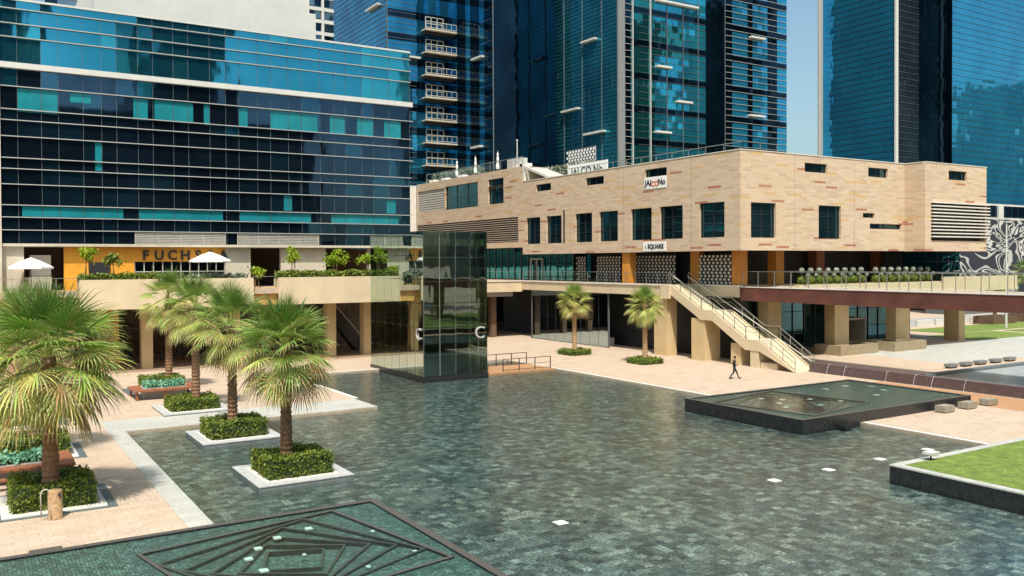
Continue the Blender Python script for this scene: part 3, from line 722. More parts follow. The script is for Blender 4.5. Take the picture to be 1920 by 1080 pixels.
# right flank glass and body
fl2 = MB()
y = OY+.01
while y < 130:
    for p, q in zip(zs+[25.9], zs[1:]+[25.9, 31.15]):
        if q > p: fl2.quad((OX1, y, p), (OX1, min(y+1.6, 130), p), (OX1, min(y+1.6, 130), q), (OX1, y, q), rr.choice((0, 1, 2)))
    y += 1.6
part(ob, 'side_glass', fl2, [g_offdark, g_off2, g_off])
part(ob, 'body', MB().box(OX0+.1, OX1-.05, OY+.3, 130, 10.9, 31.05), m_dark)
fn = MB()
for z in zs[1:]+tops[1:-1]:
    big = z in (12.08, 14.16, 17.18, 19.87, 21.21, 24.01)
    fn.box(OX0-.1, OX1+(.32 if big else .1), OY-.22, OY-.004, z-.032, z+.032)
part(ob, 'sun_fin', fn, m_fin)
part(ob, 'white_band', MB().box(OX0-.2, OX1+.25, OY-.32, OY+.2, 25.50, 25.97), m_white)
part(ob, 'parapet', MB().box(OX0-.2, OX1+.08, OY-.12, OY+.25, 31.15, 31.32), m_white)
part(ob, 'base_beam', MB().box(OX0-.2, OX1+.12, OY-.15, OY+.3, 10.72, 10.955), m_beige)
ml = MB()
for x in xs: ml.box(x-.014, x+.014, OY-.03, OY-.004, 10.96, 31.15)
part(ob, 'mullion', ml, m_slate)
part(ob, 'end_pier', MB().box(OX0-.35, OX0-.01, OY-.3, OY+3, 0, 31.2), m_beige)
for (a, b, c, d) in [(3.65, 6.73, 21.95, 23.9), (7.7, 9.3, 23.1, 23.9), (12.72, 13.92, 22.0, 23.9), (14.5, 17.82, 22.15, 23.9), (18.77, 19.53, 22.0, 23.9), (21.68, 22.78, 22.15, 23.9), (24.86, 29.64, 22.15, 23.9), (30.91, 32.48, 22.15, 23.9), (33.79, 35.59, 22.15, 23.9), (36.77, 38.64, 22.15, 23.9),
                     (4, 11.8, 13.22, 14.08), (13, 20.4, 13.22, 14.08), (21.8, 28.9, 13.22, 14.08), (31, 38.3, 13.22, 14.08), (26.2, 27.0, 14.3, 15.8), (37, 38, 14.3, 15.8), (9.6, 10.3, 17.3, 19.8)]:
    bm_ = MB(); x = a
    for m0, m1 in zip(xs, xs[1:]):
        p_, q_ = max(a, m0+.03), min(b, m1-.03)
        if q_-p_ > .25: bm_.quad((p_, OY-.02, c), (q_, OY-.02, c), (q_, OY-.02, d), (p_, OY-.02, d))
    if bm_.v: part(ob, 'lit_blind', bm_, g_blind)
for (a, b) in [(12.75, 20.59), (21.72, 29.65)]:
    lm = MB(); lm.box(a, b, OY-.02, OY+.1, 10.96, 12.03)
    for j in range(7): lm.box(a, b, OY-.10, OY-.021, 11.0+j*.15, 11.07+j*.15)
    for j in range(5): x = a+(b-a)*j/4; lm.box(x-.03, x+.03, OY-.12, OY-.101, 10.97, 12.03)
    part(ob, 'louvre_panel', lm, m_greylouvre)
# upper white storey set back on the roof
part(ob, 'roof_storey', MB().box(10.5, 32.1, 91, 112, 31, 35.9).box(10.5, 31.4, 91.01, 111, 35.9, 37.6).box(4.2, 10.4, 93, 112, 31, 32.1), m_white)
# terrace level walls under the office, recessed
tw = MB()
wy = 84.35
tw.box(7.13, 12.75, wy, wy+.5, DZ, 10.72, 0).box(20.75, 23.1, wy, wy+.5, DZ, 10.72, 1).box(26.05, 30.6, wy, wy+.5, DZ, 10.72, 1).box(2.35, 4.1, wy-.3, wy+.5, DZ, 10.72, 1).box(35.2, 39.5, wy, wy+.5, DZ, 10.72, 1)
tw.box(12.75, 20.75, wy, wy+.5, 9.4, 10.72, 0)
tw.box(2.4, 39.5, 91, 91.5, DZ, 10.72, 2)
part(ob, 'terrace_wall', tw, [m_orange, m_beige, m_brown])
part(ob, 'inner_wall', MB().box(4.2, 7.1, 87.5, 87.8, DZ, 10.7), m_brown)
sf = MB()
for i in range(11): x = 12.8+7.9*i/10; sf.box(x-.04, x+.04, wy+.1, wy+.18, DZ, 9.4)
sf.box(12.8, 20.7, wy+.08, wy+.12, 8.45, 8.53)
s_ = part(ob, 'shop_front', sf, m_pave2)
MB().quad((12.8, wy+.2, DZ), (20.7, wy+.2, DZ), (20.7, wy+.2, 9.4), (12.8, wy+.2, 9.4)).build('pane', g_shop, s_)
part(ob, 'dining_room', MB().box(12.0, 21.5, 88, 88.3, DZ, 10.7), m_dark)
part(ob, 'plaque', MB().box(9.1, 10.8, wy-.05, wy-.003, 8.1, 9.35), m_ink)
sg = thing('restaurant_sign', 'dark letters reading FUCHSIA on the orange restaurant wall', 'sign', (17, wy, 9.6))
for i, ch in enumerate('FUCHSIA'):
    text_part(sg, 'letter', ch, 1.2, m_ink, (13.7+i*1.14, wy-.08, 9.58), *RXN, depth=.1, bold=.03)

# ================================================================ arcade podium (left)
pd = thing('arcade_podium', 'cream terrace podium with ochre columns below the glass office block', 'podium', (18, 80, 0))
PY = 79.0
part(pd, 'deck', MB().box(-14, 38, PY+.3, 91, DZ-.5, DZ), m_pave)
part(pd, 'fascia', MB().box(7.8, 21.9, PY, PY+.3, 5.4, 7.9).box(24.2, 38.0, PY, PY+.3, 5.4, 7.9), m_cream)
part(pd, 'planter_trough', MB().box(7.8, 21.9, PY+.3, PY+1.6, DZ+.002, 7.8).box(24.2, 38.0, PY+.3, PY+1.6, DZ+.002, 7.8), m_cream)
part(pd, 'low_fascia', B(-14, 7.78, PY+.6, PY+.9, 5.4, 7.0), m_ochre); part(pd, 'low_fascia', B(21.92, 24.18, PY+.6, PY+.9, 5.4, 7.0), m_ochre)
railing(pd, (-14, PY+.7, 7.0), (7.7, PY+.7, 7.0), 1.05); railing(pd, (21.95, PY+.7, 7.0), (24.1, PY+.7, 7.0), 1.0)
for x in (-6, 3.0, 7.2, 13.4, 21.0, 30.3, 34.1): part(pd, 'column', MB().box(x-.45, x+.45, 82.0, 83.1, 0, DZ-.5), m_col)
for x in (9.9, 35.6): part(pd, 'broad_pier', MB().box(x-.2, x+1.6, 84.8, 86.6, 0, DZ-.5), m_ochre)
part(pd, 'side_wall', MB().box(-14.4, -14, PY+1, 94.4, 0, DZ)  , m_dark)
part(pd, 'side_fascia', MB().box(38, 38.3, PY, 90.6, 5.6, DZ), m_cream)
part(pd, 'back_wall', MB().box(-14, 38, 94, 94.4, 0, DZ-.5), m_backwall)
sfm = MB()
for x in range(-12, 38, 3): sfm.box(x, x+.12, 92.2, 92.35, 0, 5.5)
sfm.box(-14, 38, 92.2, 92.34, 2.8, 2.95)
part(pd, 'shop_front', sfm, m_mullion)
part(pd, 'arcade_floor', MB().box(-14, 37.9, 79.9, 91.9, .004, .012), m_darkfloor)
# things in the shade: seats, panels
es = thing('escalator', 'dark escalator rising under the terrace behind the ochre columns', 'escalator', (31.5, 88, 0))
ep = MB(); 
for yy in (86.0, 87.3): ep.poly([(34.5, yy, 0), (35.8, yy, 0), (30.6, yy, DZ), (29.0, yy, DZ)]); ep.bar((35.4, yy-.03, 1.0), (29.6, yy-.03, DZ+.9), .08, .12)
part(es, 'truss', ep, m_darkmetal)
ess = MB()
for k in range(20): ess.box(35.1-k*.29, 35.4-k*.29, 86.05, 87.25, k*.345, k*.345+.12)
part(es, 'step_chain', ess, m_steel)
part(es, 'handrail', MB().bar((35.3, 85.92, 1.2), (29.4, 85.92, DZ+1.1), .09), m_fin)
tbl = thing('cafe_set', 'dark cafe tables and chairs in the shade of the arcade', 'cafe furniture', (18, 88, 0))
for x in (12.2, 15.5, 18.5, 22.5, 26): 
    part(tbl, 'table', MB().lathe([(.25, 0), (.04, .03), (.04, .72), (.45, .73), (.45, .76)], 12, (x, 88)), m_ink)
    for dx in (-.8, .7): part(tbl, 'chair', MB().box(x+dx-.2, x+dx+.2, 87.8, 88.2, .42, .47).box(x+dx-.2, x+dx+.2, 88.2, 88.25, .47, .95).box(x+dx-.18, x+dx-.13, 87.85, 87.9, 0, .42).box(x+dx+.13, x+dx+.18, 87.85, 87.9, 0, .42), m_ink)
# hedges and small trees on the podium
make_hedge('podium_hedge', 'low green hedge on the left podium wall in front of the orange restaurant', 'hedge', [(7.9, 15.2, PY+.35, PY+1.4, 7.7, 8.25)], 2600, .09, 41, 'podium hedges', m_hedge)
make_hedge('podium_hedge', 'long green hedge on the right podium wall beside the glass pavilion', 'hedge', [(24.3, 37.8, PY+.35, PY+1.4, 7.7, 8.35)], 4000, .09, 42, 'podium hedges', m_hedge)
make_hedge('terrace_shrub', 'ragged grey green shrubs on the terrace behind the middle palms', 'shrub', [(17, 22, 81.5, 82.5, DZ, 8.1)], 1300, .13, 43, None, m_pale)
def small_tree(x, y, z, h, r_, label, mat, seed):
    rnd = random.Random(seed); t = thing('small_tree', label, 'small tree', (x, y, z), 'small trees on the podium')
    tr = MB()
    for k in range(4): a = k*1.57+.3; tr.tube([(x+.28*math.cos(a), y+.2*math.sin(a), z), (x+.15*math.cos(a+.4), y+.12*math.sin(a), z+h*.5), (x+.1*math.cos(a), y+.1*math.sin(a), z+h*.75)], [.04, .035, .03], 6)
    part(t, 'trunk', tr, m_trunk)
    mb = MB(); cl = [Vector((rnd.gauss(0, .45), rnd.gauss(0, .35), rnd.gauss(0, .3)))*r_ for _ in range(9)]
    for k in range(520):
        c = Vector((x, y, z+h*.82))+rnd.choice(cl)+Vector((rnd.gauss(0, .3), rnd.gauss(0, .3), rnd.gauss(0, .24)))*r_
        n_ = Vector((rnd.gauss(0, 1), rnd.gauss(0, 1), rnd.gauss(.5, 1))).normalized(); u = n_.orthogonal().normalized()*rnd.uniform(.06, .12); v = n_.cross(u)*.6
        mb.quad(c-u-v, c+u-v, c+u+v, c-u+v)
    part(t, 'crown', mb, mat)
small_tree(8.5, PY+1.1, 7.8, 2.7, .62, 'thin small tree in front of the orange wall, left of two', m_lime, 51)
small_tree(10.35, PY+1.1, 7.8, 2.2, .62, 'round dark small tree in front of the orange wall, right of two', m_hedge, 52)
small_tree(25.9, PY+1.1, 7.8, 2.5, .75, 'yellow green small tree over the podium hedge, left of the three by the pavilion', m_lime, 53)
small_tree(30.0, PY+1.1, 7.8, 2.3, .75, 'yellow green small tree over the podium hedge, middle of the three by the pavilion', m_lime, 54)
small_tree(33.4, PY+1.3, 7.8, 2.3, .7, 'yellow green small tree touching the edge of the glass pavilion', m_lime, 55)
small_tree(23.2, 82.6, DZ, 1.9, .5, 'small yellowish potted palm on the terrace between the two podium walls', m_lime, 56)
def parasol(x, y, z, zt, rad, label, loc_y=0):
    t = thing('parasol', label, 'parasol', (x, y, z), 'open white parasols on the terrace')
    part(t, 'pole', MB().tube([(x, y, z), (x, y, zt-.1)], .035, 8), m_darkmetal)
    cn = MB(); n = 8
    rim = [(x+rad*math.cos(2*PI*(k+.5)/n), y+rad*math.sin(2*PI*(k+.5)/n), zt-.80) for k in range(n)]
    mid = [(x+.45*rad*math.cos(2*PI*(k+.5)/n), y+.45*rad*math.sin(2*PI*(k+.5)/n), zt-.30) for k in range(n)]
    low = [(a, b, c-.15) for a, b, c in rim]
    for k in range(n):
        j = (k+1) % n; cn.poly([(x, y, zt), mid[k], mid[j]]); cn.quad(mid[k], rim[k], rim[j], mid[j]); cn.quad(rim[k], low[k], low[j], rim[j])
    part(t, 'canopy', cn, m_fabric)
    part(t, 'ribs', (lambda mb: [mb.bar((x, y, zt-.12), (a, b, c-.02), .02) for a, b, c in rim] and mb)(MB()), m_darkmetal)
    part(t, 'base', MB().lathe([(.3, z), (.3, z+.08), (.05, z+.1)], 12, (x, y)), m_planter)
parasol(4.5, 82.2, DZ, 9.78, 1.75, 'open white parasol at the far left of the terrace')
parasol(18.85, 82.2, DZ, 10.28, 1.85, 'open white parasol covering the end of the restaurant sign')
bb = thing('cafe_counter', 'cream counter hut with dark chairs behind the left parasol', 'counter', (5, 85, DZ))
part(bb, 'counter', MB().box(4.2, 6.2, 84.7, 85.2, DZ, 8.1), m_beige); part(bb, 'back_panel', MB().box(4.6, 6.2, 85.3, 85.4, DZ, 10.0), m_coping)

# ================================================================ stone building
sb = thing('stone_building', 'beige stone clad building with square windows raised over a colonnade', 'building', (70, 75, 0))
SX, SY = 57.9, 54.77
LW = [(86.45, 89.49), (82.06, 85.14), (76.29, 79.4), (71.84, 75.02), (66.52, 69.73), (62.07, 65.34), (56.66, 59.86)]
holesL = [(a, b, 11.36, 14.56) for a, b in LW]
smallL = [(84.15, 87.3, 17.6, 18.42), (74.2, 77.42, 17.55, 18.4), (64.3, 67.53, 17.6, 18.4)]
holesL += smallL
wl = MB(); holed_wall(wl, 'x', SX, SY, 90.3, 10.14, 19.03, holesL)
bigL = [(101.3, 110.75, 16.65, 19.95), (94.76, 98.63, 16.7, 19.95)]
slatL = (110.85, 119.6, 16.7, 19.8); louL = (91.3, 119.85, 11.7, 14.79)
holed_wall(wl, 'x', SX, 90.3, 119.9, 11.0, 20.95, bigL+[slatL, louL])
holesR = [(59.24, 62.47, 11.28, 14.43), (68.32, 71.58, 11.28, 14.43), (66.37, 69.55, 17.49, 18.35), (75.72, 78.86, 17.48, 18.40), (74.9, 76.73, 13.41, 13.88), (75.98, 81.06, 12.33, 12.85)]
holed_wall(wl, 'y', SY, SX, 81.6, 10.14, 19.03, holesR)
# block two, projecting
BY = 52.5
wl.quad((81.6, BY, 10.1), (81.6, SY, 10.1), (81.6, SY, 19.03), (81.6, BY, 19.03))
lou2 = (82.6, 92.3, 11.17, 15.09); win2 = (85.63, 88.87, 17.45, 18.40)
holed_wall(wl, 'y', BY, 81.6, 92.54, 10.1, 19.03, [lou2, win2], .6)
wl.quad((92.54, BY, 10.1), (92.54, 100, 10.1), (92.54, 100, 19.03), (92.54, BY, 19.03))
wl.quad((SX, 100, 19.03), (SX, 90.3, 19.03), (92.54, 90.3, 19.03), (92.54, 100, 19.03))
part(sb, 'wall', wl, m_stone)
rf = MB(); rf.quad((SX, SY, 18.8), (92.5, SY, 18.8), (92.5, 100, 18.8), (SX, 100, 18.8)); rf.quad((81.6, BY, 18.8), (92.5, BY, 18.8), (92.5, SY, 18.8), (81.6, SY, 18.8)); rf.quad((SX, 90.3, 20.8), (76, 90.3, 20.8), (76, 119.9, 20.8), (SX, 119.9, 20.8))
rf.quad((SX+.01, 90.29, 19.03), (76, 90.29, 19.03), (76, 90.29, 20.95), (SX+.01, 90.29, 20.95))
part(sb, 'roof', rf, m_beige)
sfq = MB(); sfq.quad((SX, SY, 10.15), (81.6, SY, 10.15), (81.6, 90.3, 10.15), (SX, 90.3, 10.15)); sfq.quad((81.6, BY, 10.11), (92.54, BY, 10.11), (92.54, 100, 10.11), (81.6, 100, 10.11)); sfq.quad((SX, 90.3, 11.01), (76, 90.3, 11.01), (76, 119.9, 11.01), (SX, 119.9, 11.01))
part(sb, 'soffit', sfq, m_brown)
part(sb, 'coping', MB().box(SX-.05, SX+.3, SY-.05, 90.2, 19.031, 19.1).box(SX+.3, 81.6, SY-.05, SY+.3, 19.031, 19.1).box(81.6, 92.6, BY-.05, BY+.3, 19.031, 19.1).box(81.55, 81.9, BY+.3, SY+.3, 19.031, 19.1), m_coping)
for a, b in LW: window(sb, 'x', SX, a, b, 11.36, 14.56, nx=2, nz=3)
for a, b, c, d in smallL: window(sb, 'x', SX, a, b, c, d, nx=2)
for a, b, c, d in bigL: window(sb, 'x', SX, a, b, c, d, nx=3, nz=2)
for a, b, c, d in holesR: window(sb, 'y', SY, a, b, c, d, nx=2, nz=3 if d-c > 2 else 1)
window(sb, 'y', BY, *win2, nx=2)
# louvres
lv = MB(); lv.quad((SX+.32, louL[0], louL[2]), (SX+.32, louL[1], louL[2]), (SX+.32, louL[1], louL[3]), (SX+.32, louL[0], louL[3]), 1)
z = louL[2]+.1
while z < louL[3]-.05: lv.box(SX+.04, SX+.26, louL[0], louL[1], z, z+.10); z += .27
part(sb, 'louvre_screen', lv, [m_louvre, m_dark])
l4 = MB(); l4.quad((SX+.3, slatL[0], slatL[2]), (SX+.3, slatL[1], slatL[2]), (SX+.3, slatL[1], slatL[3]), (SX+.3, slatL[0], slatL[3]), 1)
z = slatL[2]
while z < slatL[3]-.05: l4.box(SX+.1, SX+.2, slatL[0], slatL[1], z+.05, z+.3); z += .34
part(sb, 'slatted_window', l4, [m_greylouvre, m_mullion])
l2 = MB(); l2.quad((lou2[0], BY+.58, lou2[2]), (lou2[1], BY+.58, lou2[2]), (lou2[1], BY+.58, lou2[3]), (lou2[0], BY+.58, lou2[3]), 1)
z = lou2[2]+.35
while z < lou2[3]-.05: l2.box(lou2[0]+.02, 92.85, BY-.25, BY+.05, z, z+.12); z += .345
part(sb, 'louvre_screen', l2, [m_coping, m_dark])
jn = MB()
for x in (65.0, 73.6): jn.box(x-.012, x+.012, SY-.004, SY+.0, 10.15, 19.02)
for y in (60.9, 70.9, 80.4): jn.box(SX-.004, SX+.0, y-.012, y+.012, 10.15, 19.02)
part(sb, 'panel_joint', jn, m_brown)
part(sb, 'drain_pipe', MB().box(SX-.07, SX-.003, 81.4, 81.6, 11.4, 15.1), m_darkmetal)
part(sb, 'end_pier', MB().box(56.75, 57.85, 119.95, 121, 0, 20.8), m_coping)
# colonnade floor level
cn = [(70.35, 71.57)]
part(sb, 'orange_column', B(60.7, 61.5, 62.8, 64.0, DZ, 10.15), m_orange2)
for a, b in cn: part(sb, 'orange_column', B(58.25, 59.1, a, b, DZ, 10.15), m_orange2)
part(sb, 'orange_column', B(60.4, 61.35, 57.15, 58.2, DZ, 10.15), m_orange2)
part(sb, 'orange_column', B(65.2, 66.3, 57.15, 58.2, DZ, 10.12), m_orange2)
for a, b in [(72.3, 73.5), (82.3, 83.4)]: part(sb, 'shaded_column', B(a, b, 58.2, 59.3, DZ, 10.12), m_wood)  # columns in the recess, shade put into their brown-red colour
rw = MB(); rw.box(62.0, 62.3, 59.6, 82, DZ, 10.15).box(62.3, 90.0, 59.6, 59.9, DZ, 10.08)
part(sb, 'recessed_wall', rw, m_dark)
tg = MB(); 
glass_grid(tg, 'x', 60.5, 83.3, 119, DZ, 11.0, 22, 2, .03); part(sb, 'teal_glazing', tg, g_teal)
part(sb, 'teal_mullion', (lambda mb: [mb.box(60.4, 60.48, 83.3+i*1.62-.04, 83.3+i*1.62+.04, DZ, 11.0) for i in range(23)] and mb)(MB()), m_mullion)
tg2 = MB(); glass_grid(tg2, 'y', 55.3, 82.0, 92.3, DZ, 10.1, 5, 3, .03); part(sb, 'teal_glazing', tg2, g_teal)
part(sb, 'room_wall', B(82, 92.3, 57.3, 57.5, DZ, 10.1), m_dark); part(sb, 'room_wall', B(62.3, 62.5, 83.3, 119, DZ, 11), m_dark)
dr = MB(); 
for y in (89.5, 90.8, 92.1): dr.box(60.2, 60.35, y-.07, y+.07, DZ, 9.5)
dr.box(60.2, 60.35, 89.43, 92.17, 9.5, 9.65)
part(sb, 'white_door_frame', dr, m_white)
# round-dot lattice screens
def lattice(y0, y1, x=60.5, z0=DZ, z1=9.75, pitch=.54, r_=.15):
    mb = MB(); row = 0; z = z0+.2
    mb.box(x+.08, x+.12, y0, y1, z0, z1, 1)
    while z < z1:
        y = y0+(pitch/2 if row % 2 else .1)
        while y < y1:
            mb.poly([(x, y+r_*1.1*math.cos(k*PI/4), z+r_*.85*math.sin(k*PI/4)) for k in range(8)]); y += pitch
        z += pitch*.58; row += 1
    return mb
for a, b in [(80.96, 82.83), (74.66, 78.95), (65.95, 72.86), (58.4, 62.5)]: part(sb, 'dot_screen', lattice(a, b), [m_gravel, m_dark])
# ground floor: shop glass and columns
gg = MB(); glass_grid(gg, 'x', 57.95, 73.6, 88.3, .05, 5.75, 9, 2, .03); part(sb, 'shop_glazing', gg, g_shop)
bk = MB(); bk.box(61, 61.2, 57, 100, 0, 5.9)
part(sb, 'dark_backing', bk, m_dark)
fr2 = MB(); fr2.box(57.9, 58.02, 73.5, 88.4, 5.75, 5.9).box(57.9, 58.05, 88.3, 88.45, 0, 5.75).box(57.9, 58.05, 73.45, 73.58, 0, 5.75)
for i in range(1, 9): y = 73.6+14.7*i/9; fr2.box(57.97, 58.0, y-.03, y+.03, 0, 5.75)
part(sb, 'shop_frame', fr2, m_mullion)
for k in range(5): part(sb, 'shop_display', B(59.2, 59.9, 75+k*2.6, 76.6+k*2.6, 0, .9+.2*(k % 2)), m_planter)
part(sb, 'ground_column', B(57.65, 58.9, 64.0, 65.9, 0, 5.8), m_col)
for a, b in [(62.8, 64.6), (72.25, 74.4), (82.0, 84.3)]: part(sb, 'ground_column', B(a, b, 56.0, 57.2, 0, 5.8), m_col)
part(sb, 'ground_column', B(96.0, 97.2, 57.6, 59.4, 0, 6.3), m_col); part(sb, 'ground_column', B(91.5, 92.7, 61.5, 63, 0, 6), m_col)
cg = MB(); glass_grid(cg, 'y', 62.0, 62.5, 91, .05, 5.8, 16, 3, .03)
part(sb, 'lobby_glazing', cg, g_window)
part(sb, 'lobby_frame', (lambda mb: [mb.box(62.5+i*1.78-.03, 62.5+i*1.78+.03, 61.9, 61.98, 0, 5.8) for i in range(17)] and mb)(MB()), m_mullion)
part(sb, 'lobby_flank', MB().box(90.9, 91.0, 62.1, 90, 0, 5.85), m_brown)
pt = MB(); pt.box(78.5, 78.7, 59.4, 62, 0, 2.9).box(81.6, 81.8, 59.4, 62, 0, 2.9).box(78.5, 81.8, 59.3, 62, 2.9, 3.1)
part(sb, 'entrance_portal', pt, m_beige)
# roof furniture of the building
railing(sb, (SX+1.6, SY+1.2, 18.8), (SX+1.6, 84, 18.8), 1.2, 2.4, 'roof_railing'); railing(sb, (SX+1.6, SY+1.2, 18.8), (64, SY+1.2, 18.8), 1.2, 2.4, 'roof_railing')
railing(sb, (SX+1.2, 92, 20.8), (SX+1.2, 119, 20.8), 1.6, 2.6, 'roof_railing')
rs = MB(); rs.box(57.95, 58.25, 90.0, 90.28, 18.6, 20.95, 0); rs.bar((58.1, 90.2, 20.9), (58.1, 84.6, 19.1), .3, .3, 0); rs.quad((58.6, 90.2, 20.8), (61.5, 90.2, 20.8), (61.5, 84.5, 19.1), (58.6, 84.5, 19.1), 1)
part(sb, 'roof_stair_canopy', rs, [m_coping, m_greylouvre])

# terrace edge, bridge -------------------------------------------
te = thing('terrace_deck', 'beige edged terrace deck running below the colonnade of the stone building', 'terrace', (60, 75, 0))
DX = 57.5
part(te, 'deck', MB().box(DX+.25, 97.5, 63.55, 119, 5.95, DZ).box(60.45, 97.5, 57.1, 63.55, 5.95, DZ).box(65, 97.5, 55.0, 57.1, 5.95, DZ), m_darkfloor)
part(te, 'fascia', MB().box(DX, DX+.25, 63.55, 90.0, 5.85, DZ-.12).box(60.2, 60.45, 57.1, 63.55, 5.85, DZ-.12).box(39, DX+.24, 90.0, 90.3, 5.6, DZ-.1), m_cream)
part(te, 'edge_coping', MB().box(DX-.1, DX+.45, 63.5, 90.0, DZ-.119, DZ+.012).box(60.12, 60.6, 57.0, 63.5, DZ-.119, DZ+.012).box(38.3, DX+.3, 89.9, 90.4, DZ-.1, DZ+.012), m_coping)
part(te, 'link_deck', MB().box(38.3, 57.74, 90.3, 119, DZ-.5, DZ-.01), m_pave)
part(te, 'soffit_beam', MB().box(38.3, 57.0, 91.2, 91.6, 5.0, 5.6), m_planter)
part(te, 'back_wall', MB().box(38.3, 57.8, 98, 98.2, 0, 6.4), m_dark)
for x in (46, 50.2, 54.4): part(te, 'column', B(x, x+.7, 92, 92.7, 0, 5), m_brown)
railing(te, (DX+.1, 63.7, DZ), (DX+.1, 89.8, DZ), 1.15); railing(te, (39, 90.1, DZ), (57.3, 90.1, DZ), 1.15)
part(te, 'edge_strip', MB().box(65, 100, 53.5, 54.98, 5.95, DZ-.01), m_cream)

br = thing('footbridge', 'maroon steel footbridge with glass rails crossing at the right', 'footbridge', (58, 30, 0))
BX = 60.3; BZ = 6.78
part(br, 'girder', B(BX, BX+.3, -30, 57.05, 5.56, BZ), m_rust); part(br, 'girder', B(64.6, 64.9, -30, 57.05, 5.56, BZ), m_rust)
part(br, 'deck', MB().box(BX+.3, 64.6, -30, 57.05, 6.2, BZ-.01), m_pave)
part(br, 'deck_edge', B(BX-.05, BX+.4, -30, 57.0, BZ+.001, BZ+.07), m_coping); part(br, 'deck_edge', B(64.5, 64.95, -30, 57.0, BZ+.001, BZ+.07), m_coping)
railing(br, (BX+.15, 56.9, BZ+.07), (BX+.15, 5, BZ+.07), 1.38, 1.85); railing(br, (64.75, 56.9, BZ+.07), (64.75, 5, BZ+.07), 1.38, 1.85)
for y in (14, 0): part(br, 'pier', B(62, 63.6, y, y+1.2, 0, 6.2), m_col)
# terrace right part: pots, low cream wall
lwall = thing('terrace_wall', 'low cream wall on the terrace behind the footbridge rail', 'wall', (88, 54, DZ))
part(lwall, 'wall', MB().box(86, 100, 53.2, 53.5, 5.9, 7.45), m_cream)
# topiary row
def topiary(x, y, z, seed):
    rnd = random.Random(seed)
    t = thing('ball_topiary', 'pale round topiary ball in the row along the terrace edge', 'topiary', (x, y, z), 'row of pale round topiaries on the terrace')
    mb = MB()
    for c, r_, n_ in (((x, y, z+1.28), .26, 150), ((x+.45, y-.3, z+.85), .2, 90), ((x, y, z+.42), .42, 160)):
        for k in range(n_):
            v = Vector((rnd.gauss(0, 1), rnd.gauss(0, 1), rnd.gauss(0, 1))).normalized(); p = Vector(c)+v*r_*rnd.uniform(.85, 1.08)
            u = v.orthogonal().normalized()*.06; q = v.cross(u); mb.quad(p-u-q, p+u-q, p+u+q, p-u+q, 0 if c[2]-z > .6 else 1)
    part(t, 'foliage', mb, [m_pale, m_hedge]); part(t, 'stem', MB().tube([(x, y, z), (x, y, z+1.1)], .03, 6).tube([(x+.2, y-.1, z), (x+.45, y-.3, z+.8)], .025, 6), m_trunk)
    return t
t0 = topiary(64.9, 53.9, DZ+.05, 61)
for i in range(1, 16): copy_tree(t0, (64.9+i*1.22+(1.0 if i > 7 else 0), 53.9, DZ+.05))
tag(B(64.3, 86, 53.62, 54.15, DZ-.3, DZ+.05).build('topiary_trough', m_cream), 'long cream trough under the row of round topiaries', 'trough')

# ================================================================ staircase
sc = thing('staircase', 'cream concrete staircase in three flights with glass balustrades', 'staircase', (59, 56, 0))
X0, X1 = 57.5, 60.1
pts = [(63.5, 6.95), (59.3, 4.66), (57.85, 4.66), (53.85, 2.33), (52.3, 2.33), (48.5, 0)]
def edge_poly(x, off_t, off_b):
    top = [(x, y, z+off_t) for y, z in pts]; bot = [(x, y, max(0, z+off_b)) for y, z in pts]
    return top, bot
for xa, xb in ((X0, X0+.22), (X1-.22, X1)):
    stg = MB()
    for (ya, za), (yb, zb) in zip(pts, pts[1:]):
        ta, tb = za+.06, zb+.06; ba, bb_ = max(.0, za-.88), max(.0, zb-.88)
        a = [(xa, ya, ba), (xa, yb, bb_), (xa, yb, tb), (xa, ya, ta)]; b = [(xb, p[1], p[2]) for p in a]
        stg.poly(a[::-1]); stg.poly(b); stg.quad(a[3], a[2], b[2], b[3]); stg.quad(a[1], a[0], b[0], b[1])
    part(sc, 'stringer', stg, m_cream)
sl_ = MB()
for (ya, za), (yb, zb) in zip(pts, pts[1:]):
    sl_.quad((X0+.22, ya, max(.01, za-.5)), (X1-.22, ya, max(.01, za-.5)), (X1-.22, yb, max(.01, zb-.5)), (X0+.22, yb, max(.01, zb-.5)))
part(sc, 'soffit', sl_, m_cream)
stp = MB()
for (ya, za), (yb, zb) in ((pts[0], pts[1]), (pts[2], pts[3]), (pts[4], pts[5])):
    n = 14
    for k in range(n):
        y1_ = ya+(yb-ya)*k/n; y2_ = ya+(yb-ya)*(k+1)/n; z = za+(zb-za)*(k+1)/n
        stp.box(X0+.22, X1-.22, y2_, y1_, z-.1, z+.0)
        stp.box(X0+.22, X1-.22, y1_-.03, y1_, z, z+(za-zb)/n-.02)
for (ya, za), (yb, zb) in ((pts[1], pts[2]), (pts[3], pts[4])): stp.box(X0+.22, X1-.22, yb, ya, za-.12, za-.002)
part(sc, 'steps', stp, m_stepstone)
for x in (X0+.1, X1-.1):
    rp = [(pts[0], pts[1]), (pts[1], pts[2]), (pts[2], pts[3]), (pts[3], pts[4]), (pts[4], pts[5])]
    mb = MB(); gl = MB()
    for (ya, za), (yb, zb) in rp:
        n = 3 if abs(ya-yb) > 2 else 1
        for i in range(n+1): y = ya+(yb-ya)*i/n; z = za+(zb-za)*i/n; mb.bar((x, y, z), (x, y, z+1.15), .045)
        mb.bar((x, ya, za+1.15), (x, yb, zb+1.15), .06, .06); mb.bar((x, ya, za+.7), (x, yb, zb+.7), .03, .03)
        gl.quad((x, ya, za+.15), (x, yb, zb+.15), (x, yb, zb+1.05), (x, ya, za+1.05))
    o = part(sc, 'balustrade', mb, m_steel); gl.build('glass_panel', g_rail, o)
